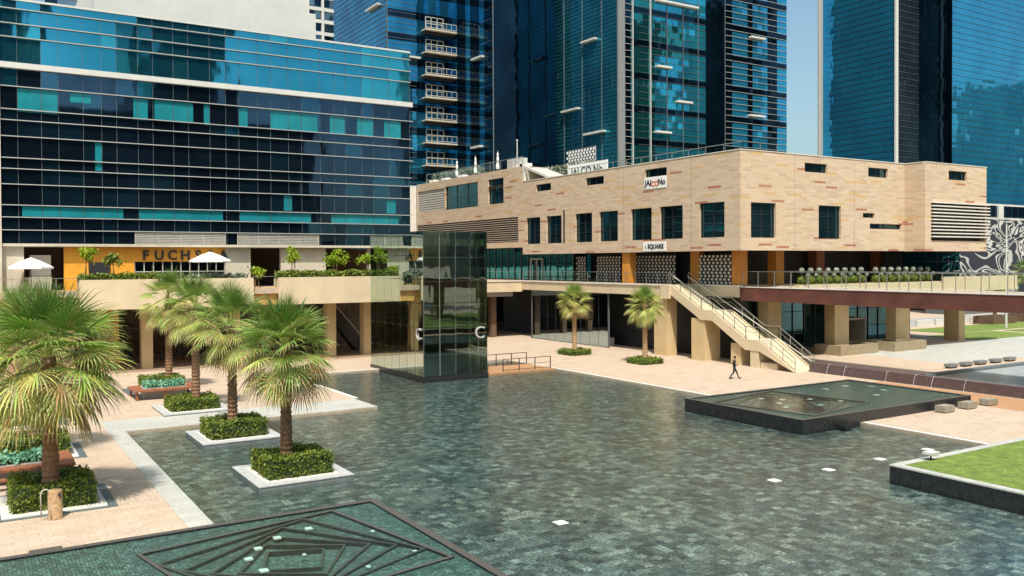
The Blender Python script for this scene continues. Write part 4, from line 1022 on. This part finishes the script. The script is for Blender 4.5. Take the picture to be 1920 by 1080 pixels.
part(sc, 'handrail', MB().bar((X0+.35, 63.4, 7.75), (X0+.35, 48.6, .8), .05).bar((X1-.35, 63.4, 7.75), (X1-.35, 48.6, .8), .05), m_coping)
part(sc, 'pier', B(57.6, 59.6, 58.9, 60.6, 0, 3.9), m_col); part(sc, 'pier', MB().box(57.8, 59.8, 54.6, 55.8, 0, 1.9), m_col); part(sc, 'pier', MB().box(57.55, 60.05, 52.4, 53.3, 0, 1.5), m_cream)
part(sc, 'landing_wall', MB().box(X0+.25, X1-.25, 50.5, 52.3, 0, .5), m_cream)
part(sc, 'top_post', MB().box(57.3, 57.49, 63.3, 64.6, 5.6, DZ), m_cream)

# planter boxes under the bridge
for (x0, x1, y0, y1, l) in [(71.2, 77.0, 54.5, 57.6, 'low tan stone planter box under the footbridge, nearer the staircase'), (78.9, 84.2, 54.0, 57.6, 'low tan stone planter box under the footbridge, farther right')]:
    t = thing('stone_planter', l, 'planter', ((x0+x1)/2, (y0+y1)/2, 0), 'stone planter boxes')
    part(t, 'box', MB().box(x0, x1, y0, y0+.35, 0, .95).box(x0, x1, y1-.35, y1, 0, .95).box(x0, x0+.35, y0+.35, y1-.35, 0, .95).box(x1-.35, x1, y0+.35, y1-.35, 0, .95), m_boxstone)
    part(t, 'soil', B(x0+.35, x1-.35, y0+.35, y1-.35, .3, .8), m_soil)
# maroon wall and pale basin at right
mw = thing('low_wall', 'low maroon stone wall with slim water spouts running from the staircase foot to the right', 'wall', (59.3, 40, 0))
part(mw, 'wall', MB().box(59.1, 60.6, 38.9, 48.3, 0, .75).box(59.1, 59.6, 5, 38.88, 0, .75), m_maroonwall)
jt = MB()
for y in (46.2, 44.6, 40.9, 38.6, 37.2, 34.8):
    pp = [(59.1-.55*k/6*1.0, y, .75+.75*(k/6)-1.5*(k/6)**2) for k in range(7)]; jt.tube(pp, .008, 5)
part(mw, 'water_spout', jt, m_spray)
pb = thing('pale_basin', 'raised pale grey water basin with granite edge at the far right', 'water basin', (75, 25, 0))
part(pb, 'edge', MB().box(59.62, 95, 38.9, 39.6, 0, .62).box(59.62, 60.0, 5, 38.88, 0, .62), m_slate)
part(pb, 'basin_floor', B(60.0, 95, 5, 38.88, 0, .45), m_palefloor)
part(pb, 'basin_water', MB().quad((60.02, 5, .58), (95, 5, .58), (95, 38.87, .58), (60.02, 38.87, .58)), w_grey)
for x, l in [(71.0, 'first'), (73.2, 'second'), (75.4, 'third'), (77.8, 'fourth'), (80.1, 'fifth')]:
    t = thing('stone_stool', 'low grey stone seat on the far paving, %s of five from the left' % l, 'stone seat', (x, 43.3, 0), 'stone seats by the pale basin')
    part(t, 'slab', B(x-.62, x+.62, 43.0, 43.55, .15, .38), m_planter_side); part(t, 'foot', B(x-.5, x+.5, 43.05, 43.5, 0, .15), m_granite2)
for x, l in [(50.1, 'nearest'), (52.5, 'middle'), (54.8, 'farthest')]:
    t = thing('stone_stool', 'tan stone cube seat beside the black basin, %s of three' % l, 'stone seat', (x, 30.9, 0), 'stone cube seats by the black basin')
    part(t, 'slab', B(x-.52, x+.52, 30.6, 31.25, .06, .42), m_cube); part(t, 'foot', B(x-.45, x+.45, 30.65, 31.2, 0, .06), m_granite2)

# far planters, palms, plants, lamp post
for (x, y, l) in [(126, 70.2, 'left'), (135, 70.6, 'right')]:
    t = thing('far_planter', 'brown planter box on the distant lawn, the %s one' % l, 'planter', (x, y, 0), 'planter boxes on the distant lawn')
    part(t, 'box', B(x-3, x+3, y-1.5, y+1.5, 0, 1.1), m_brown); part(t, 'soil', B(x-2.8, x+2.8, y-1.3, y+1.3, 1.101, 1.15), m_soil)
make_palm(126, 70.2, 1.1, 5.2, .9, 36, 71, 'distant palm on the lawn with its crown behind the footbridge', .5, m_trunk, 'distant palms')
make_palm(135, 70.6, 1.1, 7.4, .9, 36, 72, 'distant palm whose green crown shows above the footbridge rail', .6, m_trunk, 'distant palms')
lp = thing('lamp_post', 'tall slim pale lamp post in front of the swirl mural', 'lamp post', (118, 70, 0))
part(lp, 'pole', MB().tube([(118.5, 64.5, 0), (118.5, 64.5, 14.2)], [.16, .10], 8), m_white)
part(lp, 'lamp_head', MB().box(118.1, 119.4, 64.3, 64.7, 14.2, 14.35), m_white)

# ================================================================ mural building
mu = thing('mural_building', 'dark building painted with pale swirls at the right edge', 'building', (165, 87, 0))
part(mu, 'mural_wall', MB().box(140, 195, 84.3, 90, 3.6, 16.2), m_mural); part(mu, 'base_wall', MB().box(140, 195, 84.5, 90, 0, 3.59), m_slate)
mg = MB(); glass_grid(mg, 'y', 84.5, 140, 195, 16.6, 18.6, 26, 1, .08); part(mu, 'window_band', mg, g_offdark)
part(mu, 'roof_band', MB().box(140, 195, 84.6, 90, 16.21, 16.6).box(140, 195, 84.6, 90, 18.6, 18.9), m_white)
part(mu, 'white_pier', MB().box(152.3, 153.8, 84.2, 84.59, 16.21, 18.59), m_white)

# ================================================================ towers
def facade(mb, axis, c, u0, u1, z0, z1, bay, fl, picks, seed, sgn=1):
    rnd = random.Random(seed); nu = max(1, round((u1-u0)/bay)); nz = max(1, round((z1-z0)/fl))
    P = (lambda u, z: (c, u, z)) if axis == 'x' else (lambda u, z: (u, c, z))
    for i in range(nu):
        for j in range(nz):
            a, b = u0+(u1-u0)*i/nu, u0+(u1-u0)*(i+1)/nu; p, q = z0+(z1-z0)*j/nz, z0+(z1-z0)*(j+1)/nz
            e, f = rnd.gauss(0, .003), rnd.gauss(0, .0025)
            P4 = (lambda u, z, d: (c+d, u, z)) if axis == 'x' else (lambda u, z, d: (u, c+d, z))
            mb.quad(P4(a, p, -e-f), P4(b, p, e-f), P4(b, q, e+f), P4(a, q, f-e), picks(i/nu, j/nz, rnd))
def fins(mb, axis, c, u0, u1, z0, z1, step, d=.12, t=.05):
    z = z0
    while z < z1:
        mb.box(c-d, c-.005, u0, u1, z-t/2, z+t/2) if axis == 'x' else mb.box(u0, u1, c-d, c-.005, z-t/2, z+t/2); z += step
def verts(mb, axis, c, us, z0, z1, d=.15, w_=.12):
    for u in us: mb.box(c-d, c-.006, u-w_/2, u+w_/2, z0, z1) if axis == 'x' else mb.box(u-w_/2, u+w_/2, c-d, c-.006, z0, z1)
def ledges(parent, items, mat=None):
    for (axis, c, a, b, z) in items:
        mb = B(c-.7, c-.01, a, b, z-.14, z+.14) if axis == 'x' else B(a, b, c-.7, c-.01, z-.14, z+.14)
        part(parent, 'ledge', mb, mat or m_white)
pick = lambda *w_: (lambda u, v, r_: r_.choices(range(len(w_)), w_)[0])

# tower A: blue, with a column of balconies
tA = thing('balcony_tower', 'blue glass tower with a column of white balconies behind the office block', 'tower', (65, 140, 0))
ax, ay, ax2, ay2 = 57.35, 129.53, 69.33, 116.12
a_ = MB(); facade(a_, 'x', ax, ay, 152.9, 0, 105, 1.5, 1.25, pick(1, 0), 1); facade(a_, 'y', ay, ax, ax2, 0, 105, 1.5, 1.25, lambda u, v, r_: 1 if (v*105 % 3.7) < .9 or .38 < u < .46 else 0, 2)
facade(a_, 'x', ax2, ay2, ay, 0, 105, 1.5, 1.25, lambda u, v, r_: 1 if (u*9 % 3) < 1.2 else 0, 3); facade(a_, 'y', ay2, ax2, 81, 0, 105, 1.5, 1.25, pick(0, 1), 4); facade(a_, 'x', 81, ay2, 152.9, 0, 105, 1.5, 1.25, lambda u, v, r_: 1 if (v*105 % 7.4) < 1.3 else 0, 5)
a_.quad((ax, ay, 105), (81, ay, 105), (81, 152.9, 105), (ax, 152.9, 105)); a_.quad((ax2, ay2, 105), (81, ay2, 105), (81, ay, 105), (ax2, ay, 105))
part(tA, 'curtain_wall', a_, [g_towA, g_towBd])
fa = MB(); fins(fa, 'x', ax, ay, 152.9, 18, 105, .83, .09, .05); fins(fa, 'y', ay, ax, 62.6, 18, 105, .83, .09, .05); part(tA, 'sun_fin', fa, m_mullion); fa = MB(); fins(fa, 'x', ax2, ay2, ay2+4, 18, 105, 1.7, .06, .03)
part(tA, 'sun_fin', fa, m_mullion)
va = MB(); verts(va, 'x', ax2, [ay2+.1], 0, 105); verts(va, 'y', ay, [ax+.1], 0, 105); part(tA, 'corner_trim', va, m_mullion)
bz = 50.0
k = 0
while bz > 18:
    bx0, bx1 = 64.05, 69.3
    slab = part(tA, 'balcony', MB().box(bx0-.5, bx1-.02, ay-1.7, ay-.02, bz-3.02, bz-2.8), m_beige)
    rl = MB()
    rl.bar((bx0-.4, ay-1.6, bz-1.65), (bx1-.1, ay-1.6, bz-1.65), .09); rl.bar((bx0-.4, ay-1.6, bz-2.6), (bx1-.1, ay-1.6, bz-2.6), .09)
    for i in range(7): x = bx0-.4+(bx1-bx0+.3)*i/6; rl.bar((x, ay-1.6, bz-2.7), (x, ay-1.6, bz-1.65), .05)
    rl.build('balcony_rail', m_greylouvre, slab)
    dw = MB()
    for x in (64.3, 65.3, 66.4, 67.5): dw.box(x-.05, x+.05, ay-.12, ay-.02, bz-2.7, bz-.5)
    for z in (bz-.5, bz-1.55): dw.box(64.3, 67.5, ay-.12, ay-.02, z-.05, z+.05)
    dw.build('balcony_window', m_greylouvre, slab)
    B(bx0-.4, bx1-.1, ay-.9, ay-.021, bz-3.45, bz-3.03).build('soffit_recess', m_dark, slab)
    bz -= 3.68; k += 1
ledges(tA, [('y', ay, 61.2, 63.1, 42.5), ('x', ax2, 119, 122.2, 41.5), ('x', ax2, 119.5, 122.5, 27.5), ('x', ax, 131.5, 136.5, 51), ('x', ax, 136, 140, 41.2)])
# tower B: teal, front corner pier
tB = thing('teal_tower', 'tall teal glass tower with a grey corner pier above the stone building', 'tower', (100, 115, 0))
bx, by = 82.45, 102.06
b_ = MB(); facade(b_, 'x', bx, by, 129, 0, 110, 1.45, 1.0, lambda u, v, r_: 0, 6)
def pB(u, v, r_):
    x = u*36.6
    if x < 1.0+1.0: return 1
    if 17.3 < x < 21.8: return 1
    if (v*110-1.5) % 4.95 < 1.0: return 1
    if x < 6: return 2
    if x > 21.8: return 1 if (x % 5.2) < 2.2 else 3
    return 2 if (int(v*22) % 5 == 3 and x < 12) else 0
facade(b_, 'y', by, bx, 119.07, 0, 110, 1.2, .99, pB, 7); facade(b_, 'x', 119.07, by, 129, 0, 110, 1.5, 1.0, pick(0, 1), 8)
b_.quad((bx, by, 110), (119.07, by, 110), (119.07, 129, 110), (bx, 129, 110))
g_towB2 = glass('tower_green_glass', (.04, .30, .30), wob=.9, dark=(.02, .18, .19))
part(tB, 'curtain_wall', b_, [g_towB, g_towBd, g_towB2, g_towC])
fb = MB(); fins(fb, 'y', by, 86.3, 100.0, 18, 110, .99, .07, .035); part(tB, 'sun_fin', fb, m_mullion)
fb3 = MB(); fins(fb3, 'x', bx, by, 129, 18, 110, .62, .05, .05); part(tB, 'floor_line', fb3, m_darkmetal)
fb2 = MB(); fins(fb2, 'y', by, 104.5, 119.07, 18, 110, .99, .12, .05); fins(fb2, 'y', by, 83.6, 85.0, 18, 110, .99, .12, .05); part(tB, 'fin_grille', fb2, m_fin)
vb = MB(); verts(vb, 'x', bx, [128.4, 127.2, 115.9, 111, 106], 0, 110, .12, .08); verts(vb, 'y', by, [104.4, 86.3+9, 92, 98.5], 0, 110, .12, .07); part(tB, 'mullion', vb, m_mullion)
vb = MB(); verts(vb, 'y', by, [85.1, 88.57], 0, 110, .25, .16); part(tB, 'white_mullion', vb, m_fin)
part(tB, 'corner_pier', MB().box(bx-.25, bx+1.0, by-.35, by-.01, 0, 110), m_planter_side)
ledges(tB, [('x', bx, 107.1, 110.6, 43.4), ('x', bx, 111.5, 116, 33.4), ('x', bx, 105, 110, 29), ('y', by, 89.6, 98.1, 49), ('y', by, 89.58, 92.5, 39), ('y', by, 93.7, 96.8, 34), ('y', by, 89.3, 92.4, 29), ('y', by, 109.9, 113.2, 46.1), ('y', by, 109.6, 113.2, 33.2)])
# tower C: deep blue with a folded front
tC = thing('deep_blue_tower', 'deep blue glass tower with a slim white edge at the right', 'tower', (160, 105, 0))
cx0, cy0, cy1, cx1, cy2, cx2 = 142.13, 112.06, 97.32, 149.15, 90.84, 185
c_ = MB(); facade(c_, 'x', cx0, cy1, cy0+1.5, 0, 120, 1.4, 1.1, pick(1, 0), 9); facade(c_, 'x', cx1, cy2, cy1, 0, 120, 1.4, 1.1, pick(0, 1), 10)  # projecting side face in dark glass, its shaded reflection put into the tint
facade(c_, 'y', cy2, cx1, cx2, 0, 120, 1.4, 1.1, pick(1, 0), 11); facade(c_, 'y', cy1, cx0, cx1, 0, 120, 1.4, 1.1, pick(0, 0, 1), 12)
c_.quad((cx0, cy1, 120), (cx2, cy1, 120), (cx2, 125, 120), (cx0, 125, 120)); c_.quad((cx1, cy2, 120), (cx2, cy2, 120), (cx2, cy1, 120), (cx1, cy1, 120))
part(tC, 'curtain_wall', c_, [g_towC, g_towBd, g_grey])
fc = MB(); fins(fc, 'y', cy1, cx0+.4, cx1, 18, 120, 1.1, .08, .05); part(tC, 'sun_fin', fc, m_mullion)
fc = MB(); fins(fc, 'x', cx0, cy1, cy0, 18, 120, 1.1, .04, .05); fins(fc, 'y', cy2, cx1, cx2, 18, 120, 1.1, .04, .05); part(tC, 'floor_line', fc, m_darkmetal)
part(tC, 'white_edge', MB().box(cx0-.2, cx0+.55, cy1-.3, cy1-.01, 0, 120), m_white)
part(tC, 'rear_pier', MB().box(cx0-.3, cx0+.2, cy0+.9, cy0+1.5, 0, 120).box(cx0-.7, cx0-.31, cy0+1.2, cy0+1.6, 0, 120), m_planter)
# tower D far behind
tD = thing('distant_tower', 'distant pale gridded tower seen between the office roof and the balcony tower', 'tower', (92, 255, 0))
d_ = MB(); facade(d_, 'y', 252.3, 84, 98, 0, 150, 2.4, 3.6, pick(1, 1), 13); facade(d_, 'x', 84, 252.3, 275, 0, 150, 2.4, 3.6, pick(1, 1), 14)
part(tD, 'curtain_wall', d_, [g_towBd, g_grey])
fd = MB(); fins(fd, 'y', 252.3, 83.8, 98, 20, 150, 3.6, .5, 1.0); verts(fd, 'y', 252.3, [84, 86.4, 91, 95.7], 0, 150, .7, .7); part(tD, 'grid', fd, m_white)
tE = thing('distant_tower', 'distant blue tower peeking above the left end of the office roof', 'tower', (28, 260, 0))
d_ = MB(); facade(d_, 'y', 200, 14, 23.3, 0, 110, 2.4, 3.6, pick(1, 1), 15); part(tE, 'curtain_wall', d_, [g_towBd, g_grey])
fd = MB(); fins(fd, 'y', 200, 14, 23.3, 60, 110, 3.6, .4, .7); part(tE, 'grid', fd, m_white)
# unseen blocks added behind the camera to shape the reflections in the facades
def plain_tower(name, label, x0, x1, y0, y1, h, mats, seed):
    t = thing(name, label, 'building', ((x0+x1)/2, (y0+y1)/2, 0)); mb = MB()
    for (ax_, c, a, b) in (('y', y1, x0, x1), ('y', y0, x0, x1), ('x', x0, y0, y1), ('x', x1, y0, y1)): facade(mb, ax_, c, a, b, 0, h, 3.2, 3.8, pick(3, 2, 1), seed)
    mb.quad((x0, y0, h), (x1, y0, h), (x1, y1, h), (x0, y1, h)); part(t, 'curtain_wall', mb, mats)
m_dkblue = simple('dark_blue_facade', (.016, .028, .045), .3, 0, .4, .3); m_dk2 = simple('mid_blue_facade', (.03, .06, .085), .3, 0, .3, .3); m_dk3 = simple('grey_green_facade', (.07, .11, .11), .5, 0, .3, .3)
plain_tower('unseen_block', 'long dark unseen block added across the plaza, mirrored in the office glass', -30, 75, -75, -48, 44, [m_dkblue, m_dk2, m_dk3], 20)
plain_tower('unseen_tower', 'dark unseen tower added across the plaza mirrored high in the office glass, nearer one', 4, 16, -120, -80, 110, [m_dkblue, m_dk2, m_dk3], 21)
plain_tower('unseen_tower', 'dark unseen tower added across the plaza mirrored high in the office glass, wider one', 42, 66, -125, -90, 84, [m_dkblue, m_dk2, m_dk3], 22)
plain_tower('unseen_block', 'dark unseen block added beyond the lawn mirrored in the stone building windows', 150, 330, -90, -60, 46, [m_dkblue, m_dk2, m_dk3], 23)
plain_tower('unseen_tower', 'pale unseen block added left of the plaza mirrored in the tower flanks', -120, -80, 120, 260, 60, [m_dk3, m_dk2, m_dkblue], 24)

for i, (x0, x1, y0, y1, h) in enumerate([(318, 352, -230, -190, 150), (372, 392, -230, -190, 96), (412, 450, -240, -200, 175), (600, 680, -240, -200, 96), (700, 740, -240, -200, 150), (770, 900, -240, -200, 84), (200, 235, -260, -230, 120)]):
    plain_tower('unseen_tower', 'far unseen tower added behind the viewpoint mirrored in the right hand glass towers, %s' % ['tall dark', 'low one', 'tallest one', 'wide low one', 'slim one', 'widest one', 'nearest one'][i], x0, x1, y0, y1, h, [m_dkblue, m_dk2, m_dk3] if i % 2 == 0 else [m_dk2, m_dkblue, m_dk3], 30+i)

# ================================================================ signs, roof things
s1 = thing('sign_board', 'white board reading t SQUARE below the stone building windows', 'sign', (SX, 66, 10.2))
part(s1, 'board', B(SX-.08, SX-.01, 64.4, 67.75, 10.22, 11.15), m_sign)
text_part(s1, 'lettering', 'SQUARE', .62, m_ink, (SX-.10, 65.85, 10.48), *RXW, depth=.02, bold=.02); text_part(s1, 'lettering', 't', .5, m_ink, (SX-.10, 67.35, 10.5), *RXW, depth=.02)
s2 = thing('banner', 'white banner with black and orange letters under the small upper window', 'banner', (SX, 66, 16.5))
part(s2, 'cloth', B(SX-.06, SX-.01, 64.3, 67.55, 16.42, 17.57), m_sign)
text_part(s2, 'lettering', 'JAI', .8, m_ink, (SX-.08, 66.95, 16.75), *RXW, depth=.02, bold=.02); text_part(s2, 'lettering', 'CO', .75, m_redink, (SX-.08, 65.95, 16.65), *RXW, depth=.02, bold=.02); text_part(s2, 'lettering', 'No', .8, m_ink, (SX-.08, 64.95, 16.75), *RXW, depth=.02, bold=.02)
s3 = thing('banner', 'white roof banner with blue letters behind the slanted stair canopy', 'banner', (62, 83, 19))
part(s3, 'cloth', B(60.2, 60.3, 76.5, 84.0, 18.9, 20.5), m_sign)
text_part(s3, 'lettering', 'JAI CO No', 1.3, m_dk2, (60.17, 80.3, 19.2), *RXW, depth=.02, bold=.01)
for i, (y, l) in enumerate([(109.5, 'left'), (104.2, 'middle'), (98.3, 'right')]):
    t = thing('folded_parasol', 'folded white parasol on the stone building roof, %s of three' % l, 'parasol', (59.2, y, 20.8), 'folded parasols on the roof')
    part(t, 'pole', MB().tube([(59.2, y, 20.8), (59.2, y, 23.8)], .04, 6), m_fin)
    part(t, 'canopy', MB().lathe([(.22, 21.4), (.26, 21.7), (.13, 22.3), (.17, 22.7), (.10, 23.1), (.14, 23.3), (.03, 23.6)], 10, (59.2, y)), m_fabric)
    part(t, 'base', MB().lathe([(.5, 20.8), (.5, 20.95), (.1, 21)], 10, (59.2, y)), m_fin)
acu = thing('rooftop_unit', 'white rooftop air unit between the folded parasols and the railing', 'air unit', (60, 94.5, 20.8))
part(acu, 'case', B(59, 60, 92.4, 95.6, 20.8, 22.3), m_white); part(acu, 'grille', MB().box(58.93, 58.99, 92.7, 93.8, 21, 22.1).box(58.93, 58.99, 94.2, 95.3, 21, 22.1), m_greylouvre)
for i, y in enumerate((91.0, 92.0, 107.2, 112.2, 116)):
    tag(B(58.4, 59.2, y-.9, y+.7, 20.95, 21.35).build('roof_planter', m_fabric), 'low white box on the roof edge, number %s from the right' % ['one', 'two', 'three', 'four', 'five'][i], 'roof box', 'white roof boxes')
make_hedge('roof_shrub', 'speckled shrub on the stone building roof left of the folded parasols', 'shrub', [(59.6, 60.4, 104, 118, 20.8, 22.2)], 1900, .12, 81, None, m_pale)
make_hedge('roof_shrub', 'pale speckled shrub on the roof beside the stair canopy', 'shrub', [(61.8, 62.8, 81, 92, 18.8, 20.9)], 1900, .13, 82, None, m_pale)
dl = thing('dotted_screen', 'white dotted screen standing on the roof beside the stair canopy', 'screen', (64, 84, 20)); part(dl, 'screen', lattice(83, 88.5, 63.4, 20.4, 23.0, .6, .2), [m_fabric, m_mullion]); part(dl, 'support', MB().box(63.5, 63.7, 83.1, 83.3, 18.8, 23).box(63.5, 63.7, 88.2, 88.4, 18.8, 23), m_fin)
fp = thing('roof_mast', 'short pale mast on the stone building roof', 'mast', (58.6, 91.2, 20.8)); part(fp, 'pole', MB().tube([(58.6, 92.6, 20.8), (58.6, 92.6, 24.3)], .09, 8), m_fin); part(fp, 'cap', MB().lathe([(.14, 24.3), (.14, 24.5), (.05, 24.55)], 8, (58.6, 92.6)), m_fin)

# ================================================================ person walking
def person(x, y, rz):
    import bmesh
    J = {'pel': (0, 0, .95, .135, .10), 'sp1': (0, .0, 1.12, .125, .09), 'sp2': (.02, 0, 1.32, .16, .10), 'nk': (.03, 0, 1.47, .055, .055), 'hd': (.05, 0, 1.56, .07, .08), 'hd2': (.055, 0, 1.68, .085, .085),
         'hl': (0, .09, .90, .09, .09), 'kl': (.22, .10, .50, .062, .062), 'al': (.36, .10, .10, .04, .045), 'tl': (.50, .11, .05, .035, .04),
         'hr': (0, -.09, .90, .09, .09), 'kr': (-.08, -.10, .49, .062, .062), 'ar': (-.38, -.10, .13, .04, .045), 'tr': (-.28, -.11, .03, .035, .04),
         'sl': (.02, .19, 1.39, .06, .06), 'el': (-.08, .24, 1.13, .045, .045), 'wl': (.10, .24, .93, .03, .03), 'fl': (.15, .24, .86, .035, .02),
         'sr': (.02, -.19, 1.39, .06, .06), 'er': (-.02, -.25, 1.12, .045, .045), 'wr': (.20, -.20, 1.05, .03, .03), 'fr': (.27, -.18, 1.04, .035, .02)}
    E_ = [('pel', 'sp1'), ('sp1', 'sp2'), ('sp2', 'nk'), ('nk', 'hd'), ('hd', 'hd2'), ('pel', 'hl'), ('hl', 'kl'), ('kl', 'al'), ('al', 'tl'), ('pel', 'hr'), ('hr', 'kr'), ('kr', 'ar'), ('ar', 'tr'), ('sp2', 'sl'), ('sl', 'el'), ('el', 'wl'), ('wl', 'fl'), ('sp2', 'sr'), ('sr', 'er'), ('er', 'wr'), ('wr', 'fr')]
    ks = list(J); me = bpy.data.meshes.new('person'); me.from_pydata([J[k][:3] for k in ks], [(ks.index(a), ks.index(b)) for a, b in E_], [])
    o = bpy.data.objects.new('tmp_body', me); C.objects.link(o)
    md = o.modifiers.new('s', 'SKIN'); ss = o.modifiers.new('u', 'SUBSURF'); ss.levels = 2; ss.render_levels = 2
    for i, k in enumerate(ks): me.skin_vertices[0].data[i].radius = (J[k][3]*1.15, J[k][4]*1.15); me.skin_vertices[0].data[i].use_root = (k == 'pel')
    bpy.context.view_layer.update()
    m2 = bpy.data.meshes.new_from_object(o.evaluated_get(bpy.context.evaluated_depsgraph_get())); bpy.data.objects.remove(o)
    m2.materials.clear()
    for m in (m_cloth, m_skin, m_shirt): m2.materials.append(m)
    for p in m2.polygons:
        c = p.center; p.use_smooth = True
        p.material_index = 1 if c.z > 1.48 or (c.z < .94 and abs(c.y) > .19 and c.z > .7) or (abs(c.y) > .15 and c.x > .2 and 1.0 < c.z < 1.1) else (2 if 1.2 < c.z < 1.47 and abs(c.y) < .05 and c.x > .08 else 0)
    t = bpy.data.objects.new('person', m2); C.objects.link(t); t.location = (x, y, 0); t.rotation_euler = (0, 0, rz)
    tag(t, 'person in black suit walking to the right across the pink paving near the staircase', 'person')
    hr = MB().lathe([(.085, 1.63), (.098, 1.69), (.095, 1.75), (.06, 1.79), (.01, 1.80)], 12, (.045, 0)); h = hr.build('hair', m_ink, None, True); h.parent = t
    fc = MB(); fc.box(.135, .16, -.012, .012, 1.62, 1.66); 
    for yy in (-.03, .03): fc.box(.13, .145, yy-.01, yy+.01, 1.67, 1.682)
    f = fc.build('face', m_skin); f.parent = t
    for nm, yy, x0, x1, z0 in (('shoe', .105, .34, .58, .0), ('shoe', -.105, -.44, -.20, .0)):
        s_ = MB().box(x0, x1, yy-.045, yy+.045, z0, z0+.07).build(nm, m_ink); s_.parent = t
    return t
person(50.8, 48.7, R(-33))

# ---------------------------------------------------------------- tidy: recentre, auto checks
bpy.context.view_layer.update()
